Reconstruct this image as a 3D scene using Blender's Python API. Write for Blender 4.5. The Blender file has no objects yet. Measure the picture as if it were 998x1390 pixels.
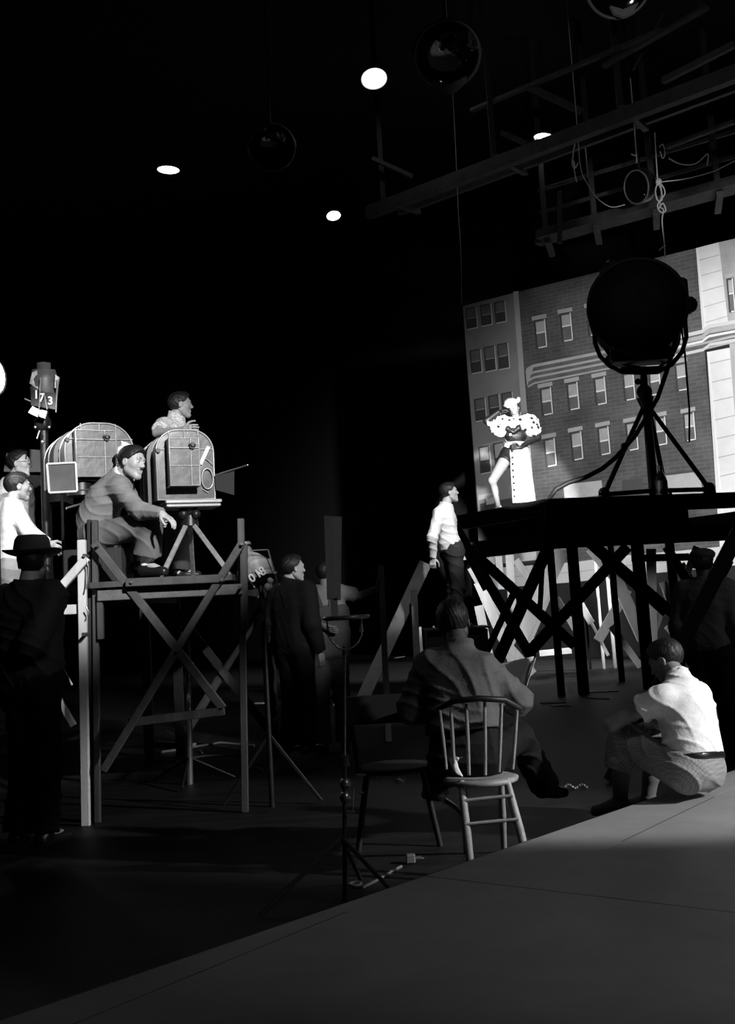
import bpy, math, random
import numpy as np
from mathutils import Vector, Matrix
random.seed(7)
SC = bpy.context.scene
COL = SC.collection
PI = math.pi
V = Vector
def vv(*a): return Vector(a)

# ------------------------------------------------------------------ camera
F_PX, CX, CY = 1500.0, 499.0, 650.0
CAM = V((0, 0, 1.35))
TH = math.atan(0.1167)
RL = 0.060
_f = V((0, math.cos(TH), math.sin(TH)))
_r0 = V((1, 0, 0)); _u0 = V((0, -math.sin(TH), math.cos(TH)))
_r = _r0*math.cos(RL) - _u0*math.sin(RL)
_u = _r0*math.sin(RL) + _u0*math.cos(RL)
cd = bpy.data.cameras.new('camera'); cam = bpy.data.objects.new('camera', cd); COL.objects.link(cam)
M3 = Matrix((_r, _u, -_f)).transposed()
cam.matrix_world = Matrix.Translation(CAM) @ M3.to_4x4()
cd.sensor_fit = 'VERTICAL'; cd.sensor_height = 36; cd.lens = F_PX/1390*36
cd.shift_y = -45/1390.0
cd.clip_start = 0.05; cd.clip_end = 200
SC.camera = cam
def ray(px, py):
    return (_f + _r*((px-CX)/F_PX) + _u*((CY-py)/F_PX))
def at(px, py, Y):
    d = ray(px, py); return CAM + d*(Y/d.y)
def hp(px, py, z):
    d = ray(px, py); return CAM + d*((z-CAM.z)/d.z)
def pl(px, py, p0, p1):
    n = V((p1.y-p0.y, -(p1.x-p0.x), 0)); d = ray(px, py)
    return CAM + d*((p0-CAM).dot(n)/d.dot(n))
def project(p):
    q = p - CAM; w = q.dot(_f); return (CX + F_PX*q.dot(_r)/w, CY - F_PX*q.dot(_u)/w)

# ------------------------------------------------------------------ world, light, exposure
W = bpy.data.worlds.new('world'); SC.world = W; W.use_nodes = True
W.node_tree.nodes['Background'].inputs[0].default_value = (1, 1, 1, 1)
W.node_tree.nodes['Background'].inputs[1].default_value = 0.0
SC.view_settings.view_transform = 'Standard'; SC.view_settings.look = 'None'
SC.view_settings.gamma = 1; SC.view_settings.use_curve_mapping = False
SC.view_settings.exposure = 0.0
try:
    SC.cycles.max_bounces = 5; SC.cycles.use_denoising = True; SC.cycles.sample_clamp_indirect = 3.0
except Exception: pass
def spot(name, loc, target, watts, ang=30, blend=.3, rad=.12):
    l = bpy.data.lights.new(name, 'SPOT'); l.energy = watts; l.spot_size = math.radians(ang); l.spot_blend = blend
    l.shadow_soft_size = rad
    o = bpy.data.objects.new(name, l); COL.objects.link(o); o.location = loc
    o.rotation_euler = (V(target)-V(loc)).to_track_quat('-Z', 'Y').to_euler()
    return o
spot('crew_key_spot', (1.9, 1.2, 5.4), (-1.95, 8.3, 2.62), 4800, 23, .5)
spot('crew_side_spot', (3.4, 4.0, 4.6), (-.75, 10.1, 1.75), 1500, 14, .5)  # extra unseen light, brightens the suited man and the man in overalls
spot('foreground_fill_spot', (5.5, -1.0, 7.0), (-1.5, 6.5, .6), 70, 45, .9)
spot('set_flood', (9.0, 10.5, 7.5), (7.4, 22.5, 4.6), 9500, 46, .9, .3)
spot('performer_spot', (1.3, 5.0, 3.6), (2.4, 16.65, 3.5), 22000, 8.8, .12, .1)
spot('sweater_spot', (4.2, 6.0, 5.6), (.92, 13.15, 2.3), 3000, 8.5, .35)
spot('platform_side_spot', (7.0, 3.4, 3.6), (1.8, 6.2, .75), 2300, 22, .5)
spot('platform_top_spot', (5.0, 1.0, 5.5), (1.8, 4.6, .2), 160, 40, .6)
spot('right_dim_spot', (6.5, 5.0, 4.5), (2.8, 9.2, 1.3), 130, 16, .6)  # unseen, added so the capped man's jacket shows
spot('stand_spot', (3.0, .5, 4.5), (-.2, 5.4, 1.72), 70, 9, .6)  # added to brighten the wooden paddle, has no fixture
spot('left_fore_spot', (2.5, .8, 4.6), (-2.1, 6.6, 1.65), 190, 12, .6)  # local fill added for the fedora and jacket, unseen
spot('under_stage_spot', (.2, 16.6, 2.2), (3.0, 19.5, 1.0), 900, 70, .6)
spot('far_floor_spot', (7.5, 19.0, 5.0), (3.6, 21.6, 1.4), 5200, 44, .6)
spot('left_edge_lamp', (-3.0, 8.4, 3.7), (-2.7, 9.5, 2.5), 200, 60, .6)
spot('catwalk_spot', (2.0, 6.0, 5.0), (4.5, 17.0, 9.0), 260, 40, .8)
spot('rope_spot', (3.0, 8.0, 4.5), (4.5, 16.3, 7.3), 1100, 9, .7)  # unseen extra light that makes the ropes bright
spot('strut_spot', (2.2, 15.9, 1.9), (3.2, 18.2, .3), 160, 22, .5, .05)  # added under the stage to brighten the white strip
spot('floor_spot', (.8, 11.5, 4.2), (.4, 14.3, 0), 160, 36, .6)  # unseen light added for the pale slabs on the far floor


# ------------------------------------------------------------------ materials (all procedural, black-and-white world)
MATS = {}
def mat(name, g=.5, rough=.6, metal=0., var=0., scale=6., bump=0., bscale=60., emit=0., stretch=None, trans=0., spec=.5, sheen=0.):
    if name in MATS: return MATS[name]
    m = bpy.data.materials.new(name); m.use_nodes = True; nt = m.node_tree; b = nt.nodes['Principled BSDF']
    b.inputs['Base Color'].default_value = (g, g, g, 1); b.inputs['Roughness'].default_value = rough
    b.inputs['Metallic'].default_value = metal; b.inputs['Specular IOR Level'].default_value = spec
    if trans: b.inputs['Transmission Weight'].default_value = trans
    if emit:
        b.inputs['Emission Color'].default_value = (1, 1, 1, 1); b.inputs['Emission Strength'].default_value = emit
    tc = nt.nodes.new('ShaderNodeTexCoord'); src = tc.outputs['Object']
    if stretch:
        mp = nt.nodes.new('ShaderNodeMapping'); mp.inputs['Scale'].default_value = stretch
        nt.links.new(src, mp.inputs[0]); src = mp.outputs[0]
    if var:
        n = nt.nodes.new('ShaderNodeTexNoise'); n.inputs['Scale'].default_value = scale; n.inputs['Detail'].default_value = 6
        n.inputs['Roughness'].default_value = .65
        nt.links.new(src, n.inputs['Vector'])
        r = nt.nodes.new('ShaderNodeMapRange'); r.inputs[1].default_value = .3; r.inputs[2].default_value = .7
        r.inputs[3].default_value = max(0, g*(1-var)); r.inputs[4].default_value = min(1, g*(1+var))
        nt.links.new(n.outputs[0], r.inputs[0]); nt.links.new(r.outputs[0], b.inputs['Base Color'])
    if bump:
        n2 = nt.nodes.new('ShaderNodeTexNoise'); n2.inputs['Scale'].default_value = bscale; n2.inputs['Detail'].default_value = 4
        nt.links.new(src, n2.inputs['Vector'])
        bp = nt.nodes.new('ShaderNodeBump'); bp.inputs['Strength'].default_value = bump; bp.inputs['Distance'].default_value = .01
        nt.links.new(n2.outputs[0], bp.inputs['Height']); nt.links.new(bp.outputs[0], b.inputs['Normal'])
    MATS[name] = m
    return m
skin = mat('skin', .38, .5, var=.08, scale=30, bump=.08)
skin_light = mat('skin_powdered', .28, .5)
skin_dark = mat('skin_tanned', .24, .5, var=.1, scale=30)
hairm = mat('dark_hair', .010, .5, var=.4, scale=60, bump=.5, bscale=120, stretch=(1, 1, .25))
black = mat('black_paint', .006, .5, var=.3)
blackgloss = mat('black_gloss', .01, .12)
iron = mat('dark_iron', .03, .4, .6, var=.3, scale=20)
steel = mat('bright_steel', .55, .3, .9)
chrome = mat('chrome', .8, .12, 1)
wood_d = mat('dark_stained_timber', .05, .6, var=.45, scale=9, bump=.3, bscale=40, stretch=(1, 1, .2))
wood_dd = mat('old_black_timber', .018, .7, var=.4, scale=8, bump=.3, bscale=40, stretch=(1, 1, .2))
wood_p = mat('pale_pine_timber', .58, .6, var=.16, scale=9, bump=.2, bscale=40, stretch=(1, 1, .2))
wood_m = mat('raw_timber', .42, .65, var=.25, scale=7, bump=.2, bscale=40, stretch=(1, 1, .2))
paper = mat('newsprint', .45, .8, var=.1, scale=20)
white_cloth = mat('white_cotton', .82, .8, bump=.25, bscale=25)
rope_m = mat('cotton_rope', .6, .9, bump=.5, bscale=200)
cable_m = mat('rubber_cable', .012, .5)
glassy = mat('lens_glass', .004, .04, spec=.9)
leather = mat('dark_leather', .012, .3)

# ------------------------------------------------------------------ object helpers
def base(o):
    p = V((0, 0, 0))
    while o is not None: p = p + o.location; o = o.parent
    return p
def link(name, me, parent=None):
    o = bpy.data.objects.new(name, me); COL.objects.link(o)
    if parent is not None: o.parent = parent
    return o
def tag(o, label=None, cat=None, group=None, kind=None):
    if label: o['label'] = label
    if cat: o['category'] = cat
    if group: o['group'] = group
    if kind: o['kind'] = kind
    return o
def thing(name, loc, label, cat, group=None):
    o = bpy.data.objects.new(name, None); COL.objects.link(o); o.location = loc; o.empty_display_size = .1
    return tag(o, label, cat, group)
def frame(d, up=V((0, 0, 1))):
    z = V(d).normalized(); x = V(up).cross(z)
    if x.length < 1e-4: x = V((1, 0, 0)).cross(z)
    if x.length < 1e-4: x = V((0, 1, 0)).cross(z)
    x.normalize(); return x, z.cross(x), z
class MB:
    def __init__(s): s.v = []; s.f = []; s.m = []; s.sm = []
    def _add(s, vs, fs, mi=0, smooth=False):
        n = len(s.v); s.v += [V(p) for p in vs]
        for f in fs: s.f.append([i+n for i in f]); s.m.append(mi); s.sm.append(smooth)
        return s
    def hexa(s, c, mi=0):
        return s._add(c, [(0, 3, 2, 1), (4, 5, 6, 7), (0, 1, 5, 4), (1, 2, 6, 5), (2, 3, 7, 6), (3, 0, 4, 7)], mi)
    def box(s, c, size, ax=None, mi=0, bev=0):
        c = V(c); X, Y, Z = ax if ax else (V((1, 0, 0)), V((0, 1, 0)), V((0, 0, 1)))
        a, b, d = size[0]/2, size[1]/2, size[2]/2
        if bev <= 0:
            return s.hexa([c+X*x*a+Y*y*b+Z*z*d for z in (-1, 1) for x, y in ((-1, -1), (1, -1), (1, 1), (-1, 1))], mi)
        b1 = min(bev, a*.9, b*.9, d*.9)
        prof = [(-a+b1, -b), (a-b1, -b), (a, -b+b1), (a, b-b1), (a-b1, b), (-a+b1, b), (-a, b-b1), (-a, -b+b1)]
        vs = []
        for z, k in ((-d, 1), (-d+b1, 0), (d-b1, 0), (d, 1)):
            for x, y in prof:
                sx = x*(1-k*b1/a); sy = y*(1-k*b1/b); vs.append(c+X*sx+Y*sy+Z*z)
        fs = [tuple(range(7, -1, -1)), tuple(range(24, 32))]
        for r in range(3):
            for i in range(8): j = (i+1) % 8; fs.append((r*8+i, r*8+j, r*8+8+j, r*8+8+i))
        return s._add(vs, fs, mi)
    def bar(s, p, q, w, t, up=V((0, -1, 0)), mi=0, bev=.004):
        p, q = V(p), V(q); d = q-p; x, y, z = frame(d, up)   # x is across, y along 'up'
        return s.box((p+q)/2, (w, t, d.length), (x, y, z), mi, bev)
    def cone(s, p, q, r1, r2, n=16, mi=0, caps=True, smooth=True):
        p, q = V(p), V(q); x, y, z = frame(q-p); vs = []
        for c, r in ((p, r1), (q, r2)):
            for i in range(n): a = 2*PI*i/n; vs.append(c+x*(r*math.cos(a))+y*(r*math.sin(a)))
        s._add(vs, [(i, (i+1) % n, n+(i+1) % n, n+i) for i in range(n)], mi, smooth)
        if caps:
            s._add(vs[:n], [tuple(range(n-1, -1, -1))], mi); s._add(vs[n:], [tuple(range(n))], mi)
        return s
    def tube(s, pts, r, n=8, mi=0, closed=False):
        pts = [V(p) for p in pts]; m = len(pts); vs = []; rr = r if isinstance(r, (list, tuple)) else [r]*m
        prev = None
        for i, p in enumerate(pts):
            if closed: d = pts[(i+1) % m]-pts[i-1]
            else: d = pts[min(i+1, m-1)]-pts[max(i-1, 0)]
            z = d.normalized()
            if prev is None: x, y, _ = frame(z)
            else:
                x = prev - z*prev.dot(z); x.normalize(); y = z.cross(x)
            prev = x
            for k in range(n): a = 2*PI*k/n; vs.append(p+x*(rr[i]*math.cos(a))+y*(rr[i]*math.sin(a)))
        fs = []
        for i in range(m if closed else m-1):
            j = (i+1) % m
            for k in range(n): l = (k+1) % n; fs.append((i*n+k, i*n+l, j*n+l, j*n+k))
        s._add(vs, fs, mi, True)
        if not closed:
            s._add(vs[:n], [tuple(range(n-1, -1, -1))], mi); s._add(vs[-n:], [tuple(range(n))], mi)
        return s
    def lathe(s, o, axis, prof, n=28, mi=0, caps=False, up=V((0, 0, 1))):
        o = V(o); x, y, z = frame(axis, up); vs = []
        for r, h in prof:
            for i in range(n): a = 2*PI*i/n; vs.append(o+z*h+x*(r*math.cos(a))+y*(r*math.sin(a)))
        fs = []
        for j in range(len(prof)-1):
            for i in range(n): k = (i+1) % n; fs.append((j*n+i, j*n+k, (j+1)*n+k, (j+1)*n+i))
        s._add(vs, fs, mi, True)
        if caps:
            s._add(vs[:n], [tuple(range(n-1, -1, -1))], mi); s._add(vs[-n:], [tuple(range(n))], mi)
        return s
    def ring(s, c, axis, R, r, n=32, k=8, mi=0, ry=None, up=V((0, 0, 1))):
        x, y, z = frame(axis, up); ry = ry or R
        return s.tube([V(c)+x*(R*math.cos(2*PI*i/n))+y*(ry*math.sin(2*PI*i/n)) for i in range(n)], r, k, mi, True)
    def ball(s, c, r, n=14, mi=0, ax=None, rr=None):
        c = V(c); X, Y, Z = ax if ax else (V((1, 0, 0)), V((0, 1, 0)), V((0, 0, 1))); rr = rr or (r, r, r); vs = []
        m = n//2
        for j in range(m+1):
            t = PI*j/m
            for i in range(n):
                a = 2*PI*i/n; vs.append(c+X*(rr[0]*math.sin(t)*math.cos(a))+Y*(rr[1]*math.sin(t)*math.sin(a))-Z*(rr[2]*math.cos(t)))
        return s._add(vs, [(j*n+i, j*n+(i+1) % n, (j+1)*n+(i+1) % n, (j+1)*n+i) for j in range(m) for i in range(n)], mi, True)
    def prism(s, poly, depth, mi=0):
        poly = [V(p) for p in poly]; n = len(poly); d = V(depth)
        a = poly; b = [p+d for p in poly]
        nrm = V((0, 0, 0))
        for i in range(n): nrm += a[i].cross(a[(i+1) % n])
        if nrm.dot(d) > 0: a = a[::-1]; b = b[::-1]
        return s._add(a+b, [tuple(range(n)), tuple(range(2*n-1, n-1, -1))]+[((i+1) % n, i, n+i, n+(i+1) % n) for i in range(n)], mi)
    def poly(s, pts, mi=0): return s._add(pts, [tuple(range(len(pts)))], mi)
    def build(s, name, mats, parent=None, kind=None, origin=None):
        if not isinstance(mats, (list, tuple)): mats = [mats]
        o0 = base(parent) if parent is not None else (origin if origin is not None else s.v[0]*0)
        me = bpy.data.meshes.new(name); me.from_pydata([tuple(p-o0) for p in s.v], [], s.f)
        for m in mats: me.materials.append(m)
        me.polygons.foreach_set('material_index', s.m); me.polygons.foreach_set('use_smooth', s.sm)
        me.validate(); me.update()
        o = link(name, me, parent)
        if parent is None and origin is not None: o.location = origin
        if kind: o['kind'] = kind
        return o
def text_mb(mb, txt, org, xdir, ydir, size, mi=0, depth=.003, warp=None):
    c = bpy.data.curves.new('lettering', 'FONT'); c.body = txt; c.size = 1; c.extrude = 0; c.offset = .02; c.resolution_u = 3
    o = bpy.data.objects.new('lettering', c); COL.objects.link(o)
    bpy.context.view_layer.update()
    me = o.to_mesh(); vs = [v.co.copy() for v in me.vertices]; fs = [tuple(p.vertices) for p in me.polygons]
    w = max(v.x for v in vs) if vs else 0
    o.to_mesh_clear(); bpy.data.objects.remove(o); bpy.data.curves.remove(c)
    X, Y = V(xdir).normalized(), V(ydir).normalized(); N = X.cross(Y)
    if warp: pts = [warp((v.x-w/2)*size, v.y*size) for v in vs]
    else: pts = [V(org)+X*((v.x-w/2)*size)+Y*(v.y*size)+N*depth for v in vs]
    mb._add(pts, fs, mi)

# ------------------------------------------------------------------ distance-field sculpting for people and cloth
def smin(a, b, k):
    if k <= 0: return np.minimum(a, b)
    h = np.maximum(k-np.abs(a-b), 0)/k
    return np.minimum(a, b)-h*h*(k*.25)
class SDF:
    def __init__(s): s.p = []
    def cap(s, a, b, ra, rb=None, k=.02, cuts=(), op=1):
        rb = ra if rb is None else rb; a = np.array(a, float); b = np.array(b, float); ab = b-a; L = max(ab@ab, 1e-9)
        def f(x, y, z):
            t = ((x-a[0])*ab[0]+(y-a[1])*ab[1]+(z-a[2])*ab[2])/L; t = np.clip(t, 0, 1)
            d = np.sqrt((x-a[0]-t*ab[0])**2+(y-a[1]-t*ab[1])**2+(z-a[2]-t*ab[2])**2)-(ra+(rb-ra)*t)
            for q, n in cuts: d = np.maximum(d, (x-q[0])*n[0]+(y-q[1])*n[1]+(z-q[2])*n[2])
            return d
        r = max(ra, rb); s.p.append((f, np.minimum(a, b)-r, np.maximum(a, b)+r, k, op)); return s
    def ell(s, c, r, R=None, k=.02, cuts=(), op=1):
        c = np.array(c, float); R = np.array(R, float) if R is not None else np.eye(3); r = np.array(r, float)
        def f(x, y, z):
            qs = [((x-c[0])*R[i][0]+(y-c[1])*R[i][1]+(z-c[2])*R[i][2]) for i in range(3)]
            k0 = np.sqrt(sum((q/e)**2 for q, e in zip(qs, r))); k1 = np.sqrt(sum((q/(e*e))**2 for q, e in zip(qs, r)))+1e-6
            d = k0*(k0-1)/k1
            for q, n in cuts: d = np.maximum(d, (x-q[0])*n[0]+(y-q[1])*n[1]+(z-q[2])*n[2])
            return d
        m = max(r); s.p.append((f, c-m, c+m, k, op)); return s
    def mesh(s, h, noise=None, cuts=()):
        lo = np.min([p[1] for p in s.p if p[4] > 0], 0)-3*h; hi = np.max([p[2] for p in s.p if p[4] > 0], 0)+3*h
        n = np.ceil((hi-lo)/h).astype(int)+1
        A = np.full(tuple(n), .25, np.float32); ax = [lo[i]+h*np.arange(n[i]) for i in range(3)]
        for f, l, u, k, op in s.p:
            m = k+2*h; i0 = np.clip(np.floor((l-m-lo)/h).astype(int), 0, n-1); i1 = np.clip(np.ceil((u+m-lo)/h).astype(int)+1, 1, n)
            if np.any(i1 <= i0): continue
            sl = tuple(slice(i0[i], i1[i]) for i in range(3))
            d = f(ax[0][sl[0]][:, None, None], ax[1][sl[1]][None, :, None], ax[2][sl[2]][None, None, :]).astype(np.float32)
            A[sl] = smin(A[sl], d, k) if op > 0 else -smin(-A[sl], d, k)
        idx = np.nonzero(np.abs(A) < .05); P = [ax[i][idx[i]] for i in range(3)]
        if noise is not None: A[idx] += noise(*P).astype(np.float32)
        for q, nn in cuts:
            d = (ax[0][:, None, None]-q[0])*nn[0]+(ax[1][None, :, None]-q[1])*nn[1]+(ax[2][None, None, :]-q[2])*nn[2]
            A = np.maximum(A, d.astype(np.float32))
        S = A < 0
        C = np.zeros(tuple(n-1), np.int8)
        for a in (0, 1):
            for b in (0, 1):
                for c in (0, 1): C += S[a:n[0]-1+a, b:n[1]-1+b, c:n[2]-1+c]
        act = np.nonzero((C > 0) & (C < 8)); m = len(act[0])
        if m == 0: return np.zeros((0, 3)), np.zeros((0, 4), int)
        ids = np.full(tuple(n-1), -1, np.int32); ids[act] = np.arange(m)
        cv = {(a, b, c): A[act[0]+a, act[1]+b, act[2]+c] for a in (0, 1) for b in (0, 1) for c in (0, 1)}
        acc = np.zeros((m, 3)); cnt = np.zeros(m)
        for p in cv:
            for d in range(3):
                if p[d] == 0:
                    q = list(p); q[d] = 1; q = tuple(q); va, vb = cv[p], cv[q]; cr = (va < 0) != (vb < 0)
                    t = np.where(cr, va/(va-vb+1e-12), 0)
                    for e in range(3): acc[:, e] += np.where(cr, p[e]+(t if e == d else 0), 0)
                    cnt += cr
        vs = (np.stack(act, 1)+acc/cnt[:, None])*h+lo
        fs = []
        for d in range(3):
            e, g = [(1, 2), (2, 0), (0, 1)][d]
            sa = [slice(1, n[i]-1) for i in range(3)]; sb = list(sa); sa[d] = slice(0, n[d]-1); sb[d] = slice(1, n[d])
            ch = S[tuple(sa)] != S[tuple(sb)]; w = np.nonzero(ch); off = [1, 1, 1]; off[d] = 0
            I = [w[i]+off[i] for i in range(3)]; inside = S[tuple(I)]
            def cell(de, dg):
                J = list(I); J[e] = J[e]-de; J[g] = J[g]-dg; return ids[tuple(J)]
            q = np.stack([cell(1, 1), cell(0, 1), cell(0, 0), cell(1, 0)], 1)
            q[~inside] = q[~inside][:, ::-1]; fs.append(q[(q >= 0).all(1)])
        return vs, np.concatenate(fs)
def np_mesh(name, parts, mats, parent=None, origin=None):
    """parts: list of (verts, faces, material index)"""
    if not isinstance(mats, (list, tuple)): mats = [mats]
    vs = []; fs = []; mi = []; n = 0
    for v, f, k in parts:
        if len(f) == 0: continue
        vs.append(v); fs.append(f+n); mi.append(np.full(len(f), k)); n += len(v)
    vs = np.concatenate(vs); fs = np.concatenate(fs); mi = np.concatenate(mi)
    o0 = base(parent) if parent is not None else (origin or V((0, 0, 0)))
    vs = vs-np.array(o0)
    me = bpy.data.meshes.new(name); me.vertices.add(len(vs)); me.vertices.foreach_set('co', vs.astype(np.float32).ravel())
    me.loops.add(len(fs)*4); me.loops.foreach_set('vertex_index', fs.astype(np.int32).ravel())
    me.polygons.add(len(fs)); me.polygons.foreach_set('loop_start', np.arange(0, len(fs)*4, 4, dtype=np.int32))
    for m in mats: me.materials.append(m)
    me.polygons.foreach_set('material_index', mi.astype(np.int32)); me.polygons.foreach_set('use_smooth', np.ones(len(fs), bool))
    me.update(calc_edges=True); me.validate()
    o = link(name, me, parent)
    if parent is None and origin is not None: o.location = origin
    return o
def folds(amp, fr=70., ph=0., dirn=(.25, .2, 1.)):
    def f(x, y, z):
        w = fr*.5*(dirn[0]*x+dirn[1]*y+dirn[2]*z)
        a = 1-np.abs(np.sin(w+1.6*np.sin(9*x+7*y+ph)+1.2*np.sin(11*z-6*y+ph)))
        b = 1-np.abs(np.sin(.6*fr*(.6*x-.5*y+.45*z)+2*np.sin(8*x-6*z+2*ph)+ph))
        m = .5+.5*np.sin(8*x+6*y+10*z+ph)
        return -amp*.85*(a*a*m*1.2+b*b*(1-m))+amp*.35
    return f
# ------------------------------------------------------------------ people
def lerp(a, b, t): return a+(b-a)*t
def nz(v): return V(v).normalized()
def head_frame(fwd, up=(0, 0, 1)):
    F = nz(fwd); L = nz(V(up).cross(F)); U = F.cross(L); return F, L, U
def add_head(name, parent, c, fwd, up, sc, mats, hair='short', opts={}):
    F, L, U = head_frame(fwd, up); c = V(c)
    def g(x, y, z): return c+(F*x+L*y+U*z)*sc
    R = (F, L, U); s = SDF(); k = .012*sc
    def E(x, y, z, a, b, d, k_=.02, op=1): s.ell(g(x, y, z), (a*sc, b*sc, d*sc), R, k_*sc, op=op)
    def C(p, q, ra, rb, k_=.015, op=1): s.cap(g(*p), g(*q), ra*sc, rb*sc, k_*sc, op=op)
    E(-.012, 0, .03, .098, .076, .088); E(.03, 0, -.018, .062, .061, .088, .03)
    C((.0, .045, -.055), (.066, .014, -.096), .02, .017, .03); C((.0, -.045, -.055), (.066, -.014, -.096), .02, .017, .03)
    C((.07, .008, -.1), (.07, -.008, -.1), .02, .02, .02)
    C((.088, 0, .018), (.109, 0, -.02), .008, .0115, .014); C((.1, .011, -.026), (.1, -.011, -.026), .009, .009, .008)
    C((.083, -.032, .03), (.083, .032, .03), .011, .011, .016)
    E(.054, .04, -.016, .024, .018, .02, .025); E(.054, -.04, -.016, .024, .018, .02, .025)
    E(.1, .031, .008, .016, .017, .0115, .012, -1); E(.1, -.031, .008, .016, .017, .0115, .012, -1)
    C((.086, -.018, -.055), (.086, .018, -.055), .0085, .0085, .008); C((.085, -.015, -.068), (.085, .015, -.068), .009, .009, .008)
    C((.097, -.02, -.0615), (.097, .02, -.0615), .0022, .0022, .003, -1)
    for sg in (1, -1):
        E(-.006, .077*sg, -.004, .019, .009, .031, .008); E(.0, .085*sg, .0, .01, .006, .017, .006, -1)
    vs, fs = s.mesh(.0045*sc if not opts.get('far') else .0065*sc)
    parts = [(vs, fs, 0)]
    if hair:
        h = SDF(); pts = [(g(.076, 0, .088), (F*.80-U*.60))]
        if opts.get('bald'): pts = [(g(.05, 0, .08), (F*.80-U*.60))]
        cu = [(tuple(q), tuple(n.normalized())) for q, n in pts]
        nap = opts.get('nape', -.06); cu.append((tuple(g(0, 0, nap)), tuple(-U)))
        vol = opts.get('vol', .009)
        h.ell(g(-.014, 0, .032), ((.098+vol)*sc, (.076+vol)*sc, (.088+vol*1.2)*sc), R, .01, cu)
        h.ell(g(.02, 0, .05), ((.08+vol)*sc, (.06+vol)*sc, (.07+vol)*sc), R, .02*sc, cu)
        if hair == 'curly':
            rr = random.Random(3)
            for i in range(60):
                a = rr.uniform(.9, 2*PI-.9); z = rr.uniform(-.1, .09); rad = .09*math.sqrt(max(.1, 1-(z/.13)**2))
                h.cap(g(rad*math.cos(a)-.01, rad*math.sin(a)*.9, z), g(rad*math.cos(a)-.01, rad*math.sin(a)*.9, z+.01), .02*sc, .018*sc, .006)
        else:
            for sg in (1, -1): h.ell(g(.01, .09*sg, -.012), (.03*sc, .03*sc, .036*sc), R, .006*sc, op=-1)
        def strands(x, y, z): return .0016*np.sin(260*(x*L.x+y*L.y+z*L.z)+4*np.sin(30*z+20*x))
        v2, f2 = h.mesh(.005*sc if not opts.get('far') else .007*sc, noise=strands)
        np_mesh('hair', [(v2, f2, 0)], opts.get('hairmat', hairm), parent)
    if not opts.get('noface'):
        for sg in (1, -1):
            e = MB(); e.ball(g(.079, .031*sg, .008), .0125*sc, 12, 0); e.ball(g(.0853, .031*sg, .007), .0078*sc, 10, 1)
            e.build('eye', [mat('eye_white', .6, .2), mat('dark_iris', .01, .1)], parent)
            b = MB(); b.tube([g(.094, .013*sg, .033), g(.092, .03*sg, .036), g(.08, .046*sg, .031)], [.003*sc, .0042*sc, .002*sc], 6)
            b.build('eyebrow', hairm, parent)
    if opts.get('moustache'):
        b = MB()
        for sg in (1, -1): b.tube([g(.098, .003*sg, -.046), g(.0935, .016*sg, -.048), g(.082, .031*sg, -.053)], [.0025*sc, .0028*sc, .001*sc], 6)
        b.build('moustache', hairm, parent)
    return parts
def hand_sdf(w, d, n, t, curl=.5, sc=1., spread=0., fr=.0088, h=.0045):
    """w wrist, d finger direction, n palm normal, t thumb side"""
    w = V(w); d = nz(d); n = V(n); n = nz(n-d*n.dot(d)); t = V(t); t = t-d*t.dot(d)-n*t.dot(n); t = nz(t)
    def g(a, b, c): return w+(d*a+t*b+n*c)*sc
    s = SDF()
    for y in (-.028, -.01, .01, .026): s.cap(g(.01, y*.6, 0), g(.082, y, 0), .015*sc, .0125*sc, .012)
    lens = [(.031, .020, .017), (.036, .024, .018), (.034, .022, .018), (.026, .017, .015)]
    ys = [.031, .0105, -.0105, -.031]
    for y, ln, kx in zip(ys, lens, (1, 1.05, 1.1, 1.2)):
        a = g(.085, y, 0); ang = curl*.6*kx; dirp = t*(y*spread*8)
        for j, l in enumerate(ln):
            dv = nz(d*math.cos(ang)+n*math.sin(ang)+dirp); b = a+dv*l*sc
            s.cap(a, b, (fr-.0006*j)*sc, (fr-.0006*j-.0006)*sc, .003); a = b; ang += curl*.9
    a = g(.022, .03, .004); b = a+nz(d*.62+t*.7+n*.25)*.04*sc; c = b+nz(d*.85+t*.3+n*.35*(.5+curl))*.032*sc; e = c+nz(d*.9+n*.45*(.3+curl))*.026*sc
    s.cap(a, b, .014*sc, .0115*sc, .012); s.cap(b, c, .0105*sc, .0095*sc, .003); s.cap(c, e, .0095*sc, .0085*sc, .003)
    s.cap(w-d*.03*sc, g(.02, 0, 0), .026*sc, .024*sc, .02)
    return s.mesh(h)
def torso(s, J, off=0., sc=1., k=.07, low=True, fat=1.):
    lat = nz(J['shL']-J['shR']); o = off
    c0 = (J['shL']+J['shR'])/2
    s.cap(lerp(J['shR'], J['shL'], .1), lerp(J['shR'], J['shL'], .9), .062*sc+o, None, k)
    s.cap(J['chest']+lat*.075*sc, J['chest']-lat*.075*sc, .108*sc*fat+o, None, k)
    s.cap(lerp(c0, J['chest'], .3)+lat*.05*sc, lerp(c0, J['chest'], .3)-lat*.05*sc, .095*sc+o, None, k)
    lp = nz(J['hipL']-J['hipR'])
    if low:
        lw = nz(lat+lp)
        s.cap(J['waist']+lw*.06*sc, J['waist']-lw*.06*sc, .102*sc*fat+o, None, k)
        s.cap(lerp(J['chest'], J['waist'], .5)+lw*.06*sc, lerp(J['chest'], J['waist'], .5)-lw*.06*sc, .103*sc*fat+o, None, k)
def cutat(a, b, t, ext=0):
    p = lerp(V(a), V(b), t); n = nz(V(b)-V(a)); return (tuple(p), tuple(n))
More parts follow.
